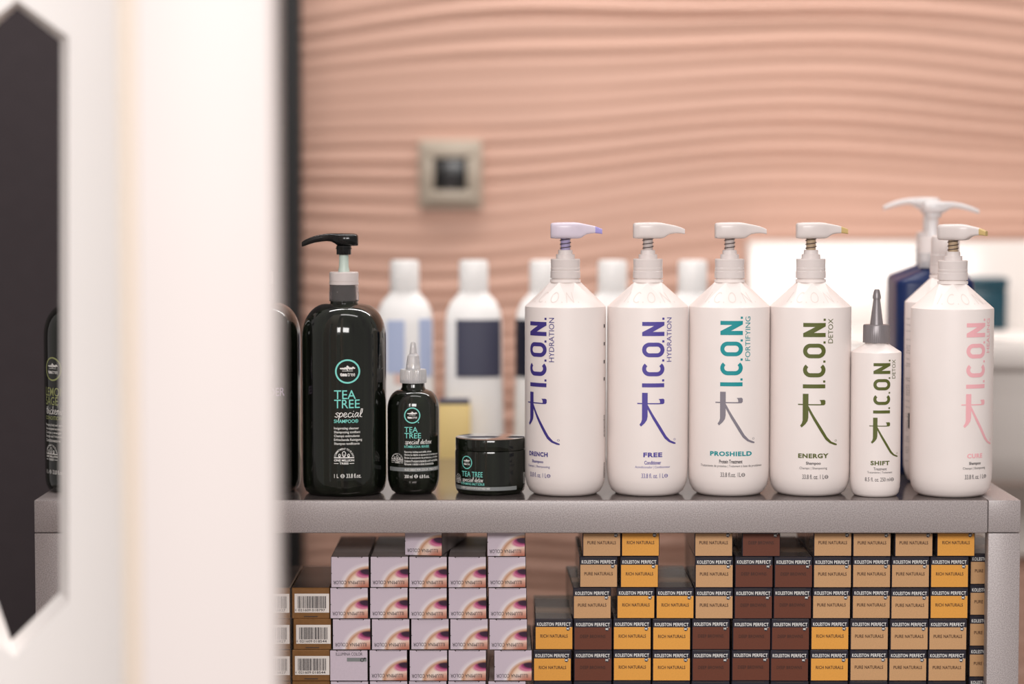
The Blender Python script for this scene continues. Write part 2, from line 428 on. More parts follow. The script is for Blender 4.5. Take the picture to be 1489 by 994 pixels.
# ------------------------------------------------------------------ white partition with the hexagonal opening (close to the camera)
def partition():
    YF, YB = -0.36, -0.325
    front = [at(x, y, YF) for x, y in [(21, 956), (100, 876), (100, 54), (25, 0), (-60, 66), (-60, 890)]]
    back = [at(x, y, YB) for x, y in [(16, 931), (87, 861), (87, 59), (25, 11), (-12, 44), (-12, 850)]]
    xl = at(-420, 500, YF).x; xr = at(262, 500, YF).x; zb, zt = 0.0, 2.35
    mb = MB()
    def slab(outline, Y, flip):
        outer = [Vector((xl, Y, zb)), Vector((xr, Y, zb)), Vector((xr, Y, zt)), Vector((xl, Y, zt))]
        allp = outer + list(outline)
        tri = tessellate_polygon([[Vector((p.x, p.z, 0)) for p in outer], [Vector((p.x, p.z, 0)) for p in outline]])
        fs = []
        for t in tri:
            a, b, c = (allp[i] for i in t); n = (b - a).cross(c - a)
            fs.append(t if (n.y < 0) != flip else t[::-1])
        mb.add(allp, fs, M['white_panel'])
    slab(front, YF, False); slab(back, YB, True)
    mb.add(list(front) + list(back), [(i, (i + 1) % 6, 6 + (i + 1) % 6, 6 + i) for i in range(6)], M['white_panel'])
    c = [(xl, YF, zb), (xr, YF, zb), (xr, YF, zt), (xl, YF, zt), (xl, YB, zb), (xr, YB, zb), (xr, YB, zt), (xl, YB, zt)]
    mb.add(c, [(0, 1, 5, 4), (1, 2, 6, 5), (2, 3, 7, 6), (3, 0, 4, 7)], M['white_panel'])
    tag(mb.build('openwork_panel'), 'white panel at the left pierced by a tall hexagonal opening', 'panel')
    YF, YB = -0.81, -0.77
    root = thing('partition_panel', 'plain white partition close to the camera with a cream left edge', 'partition', (0, 0, 0))
    x1 = at(177, 500, YF).x; x2 = at(197, 500, YF).x
    mb = MB(); mb.box(x1, x2, YF + 0.004, YB, zb, zt, M['cream_strip'], 0.002); mb.build('edge_strip', root)
    mb = MB(); mb.box(x2, at(401, 500, YF).x, YF, YB, zb, zt, M['near_panel'], 0.003); mb.build('plain_panel', root)
partition()

# ------------------------------------------------------------------ shelving unit
XL, XR = at(49.5, 727, 0).x, at(1484, 727, 0).x
PW = 0.0337; DEP = 0.40; PD = 0.0172; TH = TOP - at(744, 775, 0).z
XS = at(1437.6, 727, 0).x; XSL = XL + PW
ZB = at(744, 1035, 0.02).z        # top of the board that carries the cartons
def shelving():
    root = thing('shelving_unit', 'grey metal shelving unit carrying the bottles on top and the cartons inside', 'shelf', (0, 0, 0))
    mb = MB(); mb.box(XSL + 0.0004, XS - 0.0004, 0.0, PD, TOP - TH, TOP - 0.0004, M['metal'], 0.0020); mb.build('front_rail', root)
    mb = MB(); mb.box(XSL + 0.0004, XS - 0.0004, DEP - PD, DEP, TOP - TH, TOP - 0.0012, M['metal'], 0.0012); mb.build('back_rail', root)
    mb = MB(); mb.box(XSL + 0.0002, XS - 0.0002, 0.0032, DEP - 0.0032, TOP - 0.0014, TOP, M['metal_top']); mb.build('top_sheet', root)
    mb = MB(); mb.box(XSL + 0.0002, XS - 0.0002, PD + 0.0005, DEP - PD - 0.0005, TOP - 0.012, TOP - 0.0014, M['metal']); mb.build('top_core', root)
    for xa in (XL, XS):
        mb = MB(); mb.box(xa, xa + PW, 0.0, DEP, TOP - TH + 0.0008, TOP, M['metal'], 0.001); mb.build('side_rail', root)
        for ya in (0.0, DEP - PD):
            mb = MB(); mb.box(xa, xa + PW, ya, ya + PD, 0.0, TOP - TH, M['metal'], 0.001); mb.build('post', root)
    mb = MB(); mb.box(XL + 0.002, XR - 0.002, PD + 0.001, DEP - PD - 0.001, ZB - 0.02, ZB, M['metal'], 0.001)
    mb.build('lower_board', root)
shelving()

# ================================================================== PUMP PARTS
def lathe_px(mb, cx, Yc, prof, m, segs=64, z0=TOP, dx=0):
    """prof: (half width px, py[, material]) from bottom to top, on the axis at depth Yc"""
    k = mpp(Yc)
    mb.lathe([(h * k, at(cx, py, Yc).z - z0) + tuple(r) for h, py, *r in prof], m, segs, cx=dx)

def salon_shoulder(mb, Rn, zn, Rs, zs, m, rot=0.3, n=6, seg=16):
    """faceted shoulder: flat triangles point down from the neck, cone fans stand between them"""
    nv = [Vector((Rn * math.cos(rot + 2 * PI * k / n), Rn * math.sin(rot + 2 * PI * k / n), zn)) for k in range(n)]
    for k in range(n):
        a0 = rot + 2 * PI * (k + 0.5) / n; S = Vector((Rs * math.cos(a0), Rs * math.sin(a0), zs))
        mb.add([S, nv[(k + 1) % n], nv[k]], [(0, 1, 2)], m, False)
        arc = [Vector((Rs * math.cos(a0 + 2 * PI / n * j / seg), Rs * math.sin(a0 + 2 * PI / n * j / seg), zs)) for j in range(seg + 1)]
        mb.add([nv[(k + 1) % n]] + arc, [(0, j + 1, j + 2) for j in range(seg)], m, True)

ICON_PX = 941.0
def icon_print(P, mc, ms, name, lines, side, mname=None, s=1.0):
    """label in pixels around the bottle axis; letters read upwards"""
    X = lambda x: (x / 8.28 + 900 - ICON_PX); Yy = lambda y: y / 8.28 + 450
    st = 48
    def rr(x0, x1, y0, y1): P.rect(X(x0), X(x1), Yy(y0), Yy(y1), mc)
    rr(248, 510, 887, 935)
    for y in (840, 600, 370, 97): rr(485, 510, y, y + 26)
    def stad(x0, x1, y0, y1, r, n=8):
        pts = []
        for (cx, cy, a0) in ((x1 - r, y0 + r, -90), (x1 - r, y1 - r, 0), (x0 + r, y1 - r, 90), (x0 + r, y0 + r, 180)):
            for k in range(n + 1):
                a = math.radians(a0 + 90 * k / n); pts.append((X(cx + r * math.cos(a)), Yy(cy + r * math.sin(a))))
        return pts
    P.ring(stad(248, 512, 397, 573, 86), stad(248 + st, 512 - st, 397 + st, 573 - st, 40), mc)
    # C, opening towards the top of the photo
    o, i = [], []
    def arcp(l, cx, cy, r, a0, a1, n=8):
        for k in range(n + 1):
            a = math.radians(a0 + (a1 - a0) * k / n); l.append((X(cx + r * math.cos(a)), Yy(cy + r * math.sin(a))))
    arcp(o, 425, 715, 87, -50, 90); arcp(o, 335, 715, 87, 90, 230)
    arcp(i, 425, 712, 40, -50, 90); arcp(i, 335, 712, 40, 90, 230)
    P.ring(o, i, mc, closed=False)
    P.poly([(X(a), Yy(b)) for a, b in [(248, 148), (510, 148), (510, 190), (372, 268), (510, 268), (510, 318), (248, 318), (248, 272), (388, 196), (248, 196)]], mc)
    P.text(side, X(540), X(597), Yy(97), Yy(97 + (533 if len(side) > 8 else 533 * len(side) / 9)), mc if mc is not M['pink_print'] else mc, rot=90)
    X2 = lambda x: x / 6.63 + 900 - ICON_PX; Y2 = lambda y: y / 6.63 + 560
    q = lambda l: [(X2(a), Y2(b)) for a, b in l]
    P.poly(q([(199, 72), (252, 72), (252, 300), (245, 335), (225, 365), (190, 398), (176, 380), (192, 355), (199, 330)]), ms)
    P.poly(q([(155, 170), (370, 172), (370, 183), (155, 181)]), ms)
    P.poly(q([(355, 132), (400, 130), (411, 140), (411, 170), (400, 182), (362, 183), (370, 165), (366, 145)]), ms)
    P.poly(q([(252, 188), (300, 275), (380, 405), (430, 490), (470, 535), (522, 560), (522, 573), (500, 570), (455, 550), (415, 515), (380, 460), (300, 325), (252, 232)]), ms)
    P.circle(X2(512), Y2(527), 1.5, 0.4, ms, 12)
    c = 945.6 - ICON_PX
    if name is None: return
    P.text(name[0], c - name[1] / 2, c + name[1] / 2, 657.7, 664.5, mname or mc, bold=0.042, spacing=1.12)
    y = [(669.6, 675.2, 0.022), (677.2, 681.6, 0.0), (688.2, 694.8, 0.0)]
    for (t, w), (a, b, bd) in zip(lines, y): P.text(t, c - w / 2, c + w / 2, a, b, mc if mc in (M['purple'], M['purple_dark']) else M['black_print'], bold=bd)
    # e mark
    P.circle(c + lines[2][1] / 2 + 3.2, 691.8, 2.6, 0.7, M['black_print'] if mc not in (M['purple'], M['purple_dark']) else mc, 16)
    P.rect(c + lines[2][1] / 2 + 1.4, c + lines[2][1] / 2 + 5, 691.4, 692.1, M['black_print'] if mc not in (M['purple'], M['purple_dark']) else mc)

def salon_bottle(cx, Yc, hw, label, rot, print_args, dy=0, head=True, head_mats=None, stem_m=None, side_marks=None, nozzle_rot=0, dshift=0, group='white litre bottles on the shelf top', facet=0.3, capdome=False):
    p0 = at(cx, 716, Yc); k = mpp(Yc)
    root = thing('pump_bottle', label, 'bottle', (p0.x, Yc, TOP), 0, group)
    zf = lambda py: at(cx, py + dshift, Yc).z - TOP
    R = hw * k
    mb = MB()
    body = [(0.60 * hw, None)]
    prof = [(R * 0.70, 0.0), (R * 0.78, 0.0006), (R * 0.88, 0.0036), (R * 0.955, 0.010), (R * 0.99, 0.018), (R, 0.028), (R, zf(448)), (R * 0.994, zf(444.8))]
    mb.lathe(prof, M['white_plastic'], 96)
    salon_shoulder(mb, 22.5 * k, zf(410), R * 0.994, zf(444.8), M['white_plastic'], facet)
    mb.lathe([(22 * k, zf(410)), (22 * k, zf(406)), (19.5 * k, zf(405.5)), (19.5 * k, zf(395))], M['white_plastic'], 48)
    tree = BVHTree.FromPolygons([Vector(v) for v in mb.v], mb.f)
    E = Print(); E.text('I.C.O.N.', -42, 42, 423, 438, M['emboss'], -0.015, spacing=1.3)
    def on_shoulder(x, y):
        t = x / 52 + rot * 0.5; d = Vector((math.sin(t), -math.cos(t), 0)); z = zf(y)
        hit = tree.ray_cast(d * 0.07 + Vector((0, 0, z)), -d)[0]
        return tuple((hit or d * R) + d * 0.0003)
    E.apply(mb, on_shoulder, 3)
    if print_args:
        P = Print(); icon_print(P, *print_args)
        zl = lambda y: at(cx, y + dy, Yc - R).z - TOP
        P.apply(mb, cyl(R, zl, hw, rot), 3)
    if side_marks:
        P = Print()
        rnd = random.Random(3)
        if side_marks == 'dots':
            for y in (471, 497, 523, 548): P.rect(-3, 2.5, y, y + 5, M['black_print'])
            for i in range(16): P.rect(-3 + rnd.random(), 3, 603 + i * 2.0, 603.8 + i * 2.0 + rnd.random() * 0.5, M['black_print'])
            for i in range(14): P.rect(-2, 3, 672 + i * 1.6, 672.9 + i * 1.6, M['black_print'])
            P.apply(mb, cyl(R, lambda y: at(cx, y, Yc - R * 0.3).z - TOP, hw, math.radians(72)), 2)
        else:
            y = 462
            while y < 670:
                w = 10 + rnd.random() * 12
                if rnd.random() < 0.8: P.text(rnd.choice(['detox energy', 'apply to hair', 'water glycol', 'massage gently']), -8, -8 + w, y, y + 2.2, M['black_print'])
                y += 3.4 if rnd.random() < 0.85 else 9
            P.rect(2, 12, 600, 622, M['black_print'])
            P.apply(mb, cyl(R, lambda y: at(cx, y, Yc - R * 0.3).z - TOP, hw, math.radians(-73)), 2)
    mb.build('body', root)
    mb = MB()
    # ribbed screw collar
    z0, z1 = zf(404), zf(376); n = 72
    prof = [(21.6 * k, z0), (21.6 * k, z0 + (z1 - z0) * 0.35), (21.0 * k, z0 + (z1 - z0) * 0.37), (21.4 * k, z0 + (z1 - z0) * 0.52), (20.9 * k, z0 + (z1 - z0) * 0.54), (21.3 * k, z1 - 0.0008), (20.7 * k, z1)]
    if capdome: prof += [(20.5 * k, z1 + 0.0002), (20.3 * k, zf(356)), (19.5 * k, zf(351)), (17 * k, zf(348.5)), (11 * k, zf(347.5))]
    else: prof += [(13.6 * k, z1 + 0.0001), (13.4 * k, zf(369.5)), (10.6 * k, zf(369.3)), (10.3 * k, zf(363.5)), (9 * k, zf(363))]
    mb.lathe(prof, M['cap'], n); mb.build('screw_collar', root, 25)
    if head:
        hm, tm = head_mats
        mb = MB(); mb.lathe([(7.0 * k, zf(364.5)), (7.0 * k, zf(340))], stem_m, 24); st_ = mb.build('stem', root)
        mb = MB(); pts = []
        za, zb = zf(363), zf(346)
        for i in range(61): a = 2 * PI * 3 * i / 60 + 0.6; pts.append((7.7 * k * math.cos(a), 7.7 * k * math.sin(a), za + (zb - za) * i / 60))
        mb.tube(pts, 0.00045, M['wire'], 6); mb.build('spring', st_)
        mb = MB()
        def sec(x, yt, yb, hd, *m_): return (x * k, (zf(yt) + zf(yb)) / 2, hd * k, (zf(yt) - zf(yb)) / 2, *m_)
        mb.loft([sec(-21.6, 326.5, 345.5, 6), sec(-21.2, 325, 346, 9), sec(-19, 323.7, 346.5, 12), sec(-12, 323.1, 346.8, 14.5), sec(0, 322.8, 346.8, 15), sec(12, 322.8, 346.8, 14), sec(19, 323.5, 346.5, 11.5),
                 sec(23, 324.3, 345.5, 9.5), sec(27, 325.2, 342.6, 8), sec(31, 326, 340.4, 7), sec(37, 327.2, 339.3, 6), sec(43, 328.8, 338.9, 5.2, tm), sec(49, 331, 339.5, 4.5), sec(53, 333, 340.2, 4.0)], hm, 40, 4.2)
        h = mb.build('pump_head', root, 50); h.rotation_euler = (0, 0, nozzle_rot)
    return root

PUR = M['purple']
B1 = salon_bottle(821.7, 0.062, 58.6, 'white pump bottle with purple print turned left, beside the dark jar', math.radians(-49),
    (M['purple_dark'], M['purple_dark'], ('DRENCH', 36), [('Shampoo', 22), ('Champú | Shampooing', 42), ('33.8 fl. oz. 1 L', 32)], 'HYDRATION'), dy=0.5,
    head_mats=(M['head_lilac'], M['lilac']), stem_m=M['stem_lilac'], side_marks='dots', facet=0.1)
B2 = salon_bottle(941.0, 0.063, 58.6, 'white pump bottle with purple print facing front, second white bottle from left', 0.0,
    (PUR, PUR, ('FREE', 27), [('Conditioner', 24), ('Acondicionador | Conditionneur', 50), ('33.8 fl. oz. 1 L', 32)], 'HYDRATION'),
    head_mats=(M['cap'], M['cap']), stem_m=M['stem'], facet=0.45)
B3 = salon_bottle(1059.0, 0.063, 58.6, 'white pump bottle with teal lettering and a grey symbol', math.radians(-6.5),
    (M['teal'], M['grey_print'], ('PROSHIELD', 59), [('Protein Treatment', 33), ('Tratamiento de proteínas | Traitement à base de protéines', 86), ('33.8 fl.oz. 1L', 29)], 'FORTIFYING'), dy=-1.5,
    head_mats=(M['cap'], M['cap']), stem_m=M['stem'], facet=0.2)
B4 = salon_bottle(1176.5, 0.063, 58.6, 'white pump bottle with olive green print and a honey-stained nozzle tip', math.radians(-6),
    (M['olive'], M['olive'], ('ENERGY', 43), [('Shampoo', 21), ('Champú | Shampooing', 39), ('33.8 fl. oz. 1 L', 31)], 'DETOX'), dy=1.5,
    head_mats=(M['cap'], M['honey']), stem_m=M['stem_tan'], facet=0.5)
B5 = salon_bottle(1381.8, 0.052, 59.4, 'white pump bottle with pale pink print at the right end of the row', math.radians(20.5),
    (M['pink_print'], M['pink_print'], ('CURE', 26), [('Shampoo', 20), ('Champú | Shampooing', 38), ('33.8 fl. oz. 1 L', 32)], 'HEALING'), dy=2.0, dshift=2.5,
    head_mats=(M['cap'], M['honey']), stem_m=M['stem_tan'], nozzle_rot=math.radians(-38), facet=0.35)
B6 = salon_bottle(1370.5, 0.158, 57.0, 'white bottle with domed cap standing behind the pink-printed pump bottle', 0, None, dshift=-6.5, head=False, capdome=True, side_marks='text', facet=0.4)
B6.name = 'shampoo_bottle'

# small white bottle with grey nozzle
def shift_bottle():
    cx, Yc, hw = 1272.3, 0.045, 36.0; k = mpp(Yc); R = hw * k
    p0 = at(cx, 716, Yc)
    root = thing('nozzle_bottle', 'small white bottle with olive print and grey pointed nozzle cap', 'bottle', (p0.x, Yc, TOP))
    zf = lambda py: at(cx, py, Yc).z - TOP
    mb = MB()
    mb.lathe([(R * 0.78, 0), (R * 0.86, 0.0008), (R * 0.94, 0.0035), (R * 0.985, 0.009), (R, 0.016), (R, zf(513)), (R * 0.992, zf(511))], M['white_plastic'], 72)
    salon_shoulder(mb, 17 * k, zf(498.5), R * 0.992, zf(511), M['white_plastic'], 0.2)
    mb.lathe([(16 * k, zf(499)), (16 * k, zf(490))], M['white_plastic'], 40)
    P = Print()
    icon_print(P, M['olive'], M['olive'], None, None, 'DETOX')
    zs_ = lambda y: at(cx, 523 + (y - 461.7) * 0.77, Yc - R).z - TOP
    base = cyl(R, zs_, hw, 0)
    P.apply(mb, lambda x, y: base(x * 0.77 - 0.5, y), 3)
    P = Print(); c = 1.8
    P.text('SHIFT', c - 13.7, c + 13.7, 669.8, 676.3, M['olive'], 0.042, spacing=1.12)
    P.text('Treatment', c - 9.5, c + 9.5, 679.4, 683.6, M['black_print'], 0.005)
    P.text('Tratamiento | Traitement', c - 18, c + 18, 685.2, 689, M['black_print'])
    P.text('8.5 fl. oz. 250 ml', c - 21, c + 14.5, 694, 699.8, M['black_print'])
    P.circle(c + 18, 697.3, 2.6, 0.7, M['black_print'], 16); P.rect(c + 16.2, c + 19.8, 696.9, 697.6, M['black_print'])
    P.apply(mb, cyl(R, lambda y: at(cx, y, Yc - R).z - TOP, hw, 0), 3)
    mb.build('body', root)
    mb = MB(); n = 96; z0, z1 = zf(497.5), zf(471.5)
    prof = [(19.5, z0), (19.5, z0 + 0.004), (19.2, z1 - 0.0012), (18.4, z1)]
    o = len(mb.v)
    for r, z in prof:
        for i in range(n):
            a = 2 * PI * i / n; rr = r * k * (1 - (0.02 if i % 2 else 0)); mb.v.append((rr * math.cos(a), rr * math.sin(a), z))
    for j in range(3):
        for i in range(n): mb.f.append((j * n + i, j * n + (i + 1) % n, (j + 1) * n + (i + 1) % n, (j + 1) * n + i)); mb.m.append(mb.mi(M['grey_cap'])); mb.sm.append(False)
    mb.f.append(tuple(range(n))[::-1]); mb.m.append(0); mb.sm.append(False)
    mb.f.append(tuple(3 * n + i for i in range(n))); mb.m.append(0); mb.sm.append(False)
    mb.build('ribbed_cap', root)
    mb = MB(); mb.lathe([(9.6 * k, z1), (9.2 * k, z1 + 0.002), (5.2 * k, zf(437)), (5.0 * k, zf(434))], M['grey_cap'], 32)
    nz_ = mb.build('nozzle', root)
    mb = MB(); mb.lathe([(6.2 * k, zf(434)), (6.0 * k, zf(431)), (4.4 * k, zf(423)), (3.2 * k, zf(420.5))], M['grey_cap'], 24)
    mb.build('nozzle_tip', nz_)
shift_bottle()

# ------------------------------------------------------------------ dark bottles
def million_trees(P, cx, cy, r, m, tx0=None):
    """half-round tree emblem, (cx, cy) centre of its base line"""
    P.arc_text('COMMITMENT TO PLANT', cx, cy, r * 0.80, r, 175, 5, m, 0.01)
    w = r * 0.05
    for dx, rx, ry, h in ((0, 0.20, 0.30, 0.36), (-0.45, 0.13, 0.19, 0.2), (0.45, 0.13, 0.19, 0.2)):
        P.circle(cx + dx * r, cy - h * r - 0.02 * r, rx * r, w * 1.3, m, 16, ry=ry * r)
        P.rect(cx + dx * r - w / 2, cx + dx * r + w / 2, cy - h * r, cy, m)
    P.rect(cx - r, cx + r, cy - w, cy + w, m)
    P.text('ONE MILLION', cx - r, cx + r, cy + r * 0.15, cy + r * 0.38, m, 0.03)
    P.text('TREES', cx - r * 0.45, cx + r * 0.45, cy + r * 0.47, cy + r * 0.68, m, 0.03)
    P.rect(cx - r, cx - r * 0.55, cy + r * 0.55, cy + r * 0.61, m); P.rect(cx + r * 0.55, cx + r, cy + r * 0.55, cy + r * 0.61, m)
def tree_logo(P, cx, cy, r, mc):
    P.circle(cx, cy, r, r * 0.135, mc, 48)
    rnd = random.Random(5)
    for i in range(13):
        t = (i - 6) / 6; P.disc(cx + t * r * 0.53, cy - r * 0.31 + rnd.uniform(-0.07, 0.07) * r + abs(t) * r * 0.05, r * 0.085, M['white_print'], ry=r * (0.11 - 0.05 * abs(t)))
    P.poly([(cx - 0.04 * r, cy - 0.3 * r), (cx + 0.05 * r, cy - 0.3 * r), (cx + 0.03 * r, cy - 0.05 * r), (cx - 0.02 * r, cy - 0.05 * r)], M['white_print'])
    P.rect(cx - r * 0.42, cx + r * 0.42, cy - r * 0.06, cy - r * 0.02, M['white_print'])
    P.text('tea', cx - r * 0.6, cx - r * 0.02, cy + r * 0.10, cy + r * 0.40, M['white_print'], 0.05)
    P.text('tree', cx + r * 0.0, cx + r * 0.6, cy + r * 0.10, cy + r * 0.40, M['white_print'], 0.005)

def tea_print(P, mc, l1, l2, scr, l3, small):
    O = 501.5; X = lambda x: x - O
    tree_logo(P, X(510.1), 539.9, 17.7, mc)
    P.text(l1[0], X(491), X(l1[1]), 567.2, 580, mc, 0.004)
    P.text(l2[0], X(491), X(l2[1]), 580.9, 593.3, mc, 0.004)
    script(P, scr[0], X(491.5), X(scr[1]), 599, 606.5, M['white_print'], 1.15)
    P.text(l3[0], X(490.5), X(l3[1]), 609.4, 614.8, mc, 0.012)
    for i, (t, x1) in enumerate(small): P.text(t, X(490.6), X(x1), 620.6 + i * 5.58, 625.2 + i * 5.58, M['white_print'], 0.012)
    million_trees(P, X(504.7), 665.3, 14.3, M['white_print'])
    P.text('1 L', X(490.5), X(496.8), 689, 694.6, M['white_print'], 0.01)
    P.circle(X(502.5), 691.8, 2.9, 0.8, M['white_print'], 16); P.rect(X(500.2), X(504.6), 691.3, 692.2, M['white_print'])
    P.text('33.8 fl.oz.', X(508), X(528.5), 688.6, 694.8, M['white_print'], 0.01)
def dark_pump_bottle(cx, Yc, hw, label, rot, prn, head_rot=0.0):
    k = mpp(Yc); R = hw * k; p0 = at(cx, 716, Yc)
    root = thing('pump_bottle', label, 'bottle', (p0.x, Yc, TOP), 0, 'dark litre bottles at the left of the shelf')
    zf = lambda py: at(501.5, py, 0.066).z - TOP
    mb = MB(); zt, zs = zf(440.5), zf(492)
    prof = [(R * 0.80, 0), (R * 0.86, 0.0006), (R * 0.93, 0.003), (R * 0.975, 0.0075), (R * 0.995, 0.013), (R, 0.020), (R, zs)]
    rn = 20 * k
    for i in range(1, 13):
        a = PI / 2 * i / 12; e = 2 / 2.25
        prof.append((rn + (R - rn) * math.cos(a) ** e if i < 12 else rn, zs + (zt - zs) * math.sin(a) ** e))
    prof += [(rn * 0.98, zf(436)), (rn * 0.9, zf(435)), (rn * 0.85, zf(414))]
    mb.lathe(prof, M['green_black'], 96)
    P = Print(); prn(P)
    P.apply(mb, cyl(R, lambda y: at(501.5, y, 0.066 - R).z - TOP, hw, rot), 3)
    mb.build('body', root)
    mb = MB(); mb.lathe([(21.4 * k, zf(437.2)), (21.5 * k, zf(424)), (20.9 * k, zf(423.4)), (21.1 * k, zf(419)), (20.7 * k, zf(418.4)), (21 * k, zf(413.5)), (19 * k, zf(413.4)), (19.0 * k, zf(437.2))], M['skirt'], 64)
    mb.build('clear_skirt', root, 25)
    mb = MB(); mb.lathe([(19 * k, zf(413.4)), (21.2 * k, zf(413.3)), (21.2 * k, zf(409.5)), (20.3 * k, zf(409.3)), (20.3 * k, zf(408.6)), (21 * k, zf(408.3)), (21 * k, zf(396.5)), (20 * k, zf(395)), (8.4 * k, zf(394.8))], M['cap'], 64)
    mb.build('screw_collar', root, 25)
    mb = MB(); mb.lathe([(8.2 * k, zf(395)), (8.0 * k, zf(392)), (7.0 * k, zf(387)), (6.8 * k, zf(368))], M['stem_mint'], 32); mb.build('stem', root)
    mb = MB(); mb.lathe([(10.4 * k, zf(369.8)), (10.6 * k, zf(369.2)), (10.6 * k, zf(362)), (11.8 * k, zf(361.6)), (11.8 * k, zf(360.4)), (10.8 * k, zf(360)), (10.8 * k, zf(357))], M['black_plastic'], 40)
    dx = 0
    def sec(x, yt, yb, hd): return ((x - 502) * k, (zf(yt) + zf(yb)) / 2, hd * k, (zf(yt) - zf(yb)) / 2)
    mb.loft([sec(441.5, 351.5, 358.8, 3.4), sec(446, 348.5, 357.4, 3.9), sec(452, 345.7, 355.2, 4.2), sec(460, 342.8, 352.8, 4.6), sec(470, 340.6, 351.2, 5.2), sec(478, 339.5, 350.6, 5.8), sec(484, 339, 351.2, 7), sec(489, 339, 353.8, 9),
             sec(493, 339, 357, 12), sec(500, 338.8, 357.5, 14.5), sec(508, 338.8, 357.5, 15), sec(516, 339, 357.5, 13), sec(520.5, 340, 357.3, 10), sec(522.6, 342, 357, 7)], M['black_plastic'], 28, 2.8)
    mb.build('pump_head', root, 50).rotation_euler = (0, 0, head_rot)
    return root
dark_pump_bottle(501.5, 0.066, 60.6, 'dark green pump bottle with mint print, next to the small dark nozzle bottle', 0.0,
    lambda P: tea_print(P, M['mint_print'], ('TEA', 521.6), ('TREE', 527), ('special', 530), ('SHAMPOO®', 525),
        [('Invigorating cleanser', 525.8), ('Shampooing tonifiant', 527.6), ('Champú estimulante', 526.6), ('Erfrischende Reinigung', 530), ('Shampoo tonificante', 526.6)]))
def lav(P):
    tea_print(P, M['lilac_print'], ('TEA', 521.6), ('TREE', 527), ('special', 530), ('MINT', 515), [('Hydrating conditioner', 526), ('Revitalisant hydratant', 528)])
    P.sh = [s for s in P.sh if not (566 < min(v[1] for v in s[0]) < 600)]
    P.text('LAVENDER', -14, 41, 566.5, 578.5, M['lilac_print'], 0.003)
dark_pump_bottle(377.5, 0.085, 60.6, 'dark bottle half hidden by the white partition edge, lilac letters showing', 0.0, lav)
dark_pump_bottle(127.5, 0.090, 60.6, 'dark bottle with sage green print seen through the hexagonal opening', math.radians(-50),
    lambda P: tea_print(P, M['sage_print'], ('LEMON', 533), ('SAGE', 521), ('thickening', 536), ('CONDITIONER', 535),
        [('Energizing body and texture', 532), ('Soin energisant et volume', 530), ('Cuerpo y energia', 526), ('Energie und Volumen', 528), ('Condizionatore', 524)]), head_rot=math.radians(160))

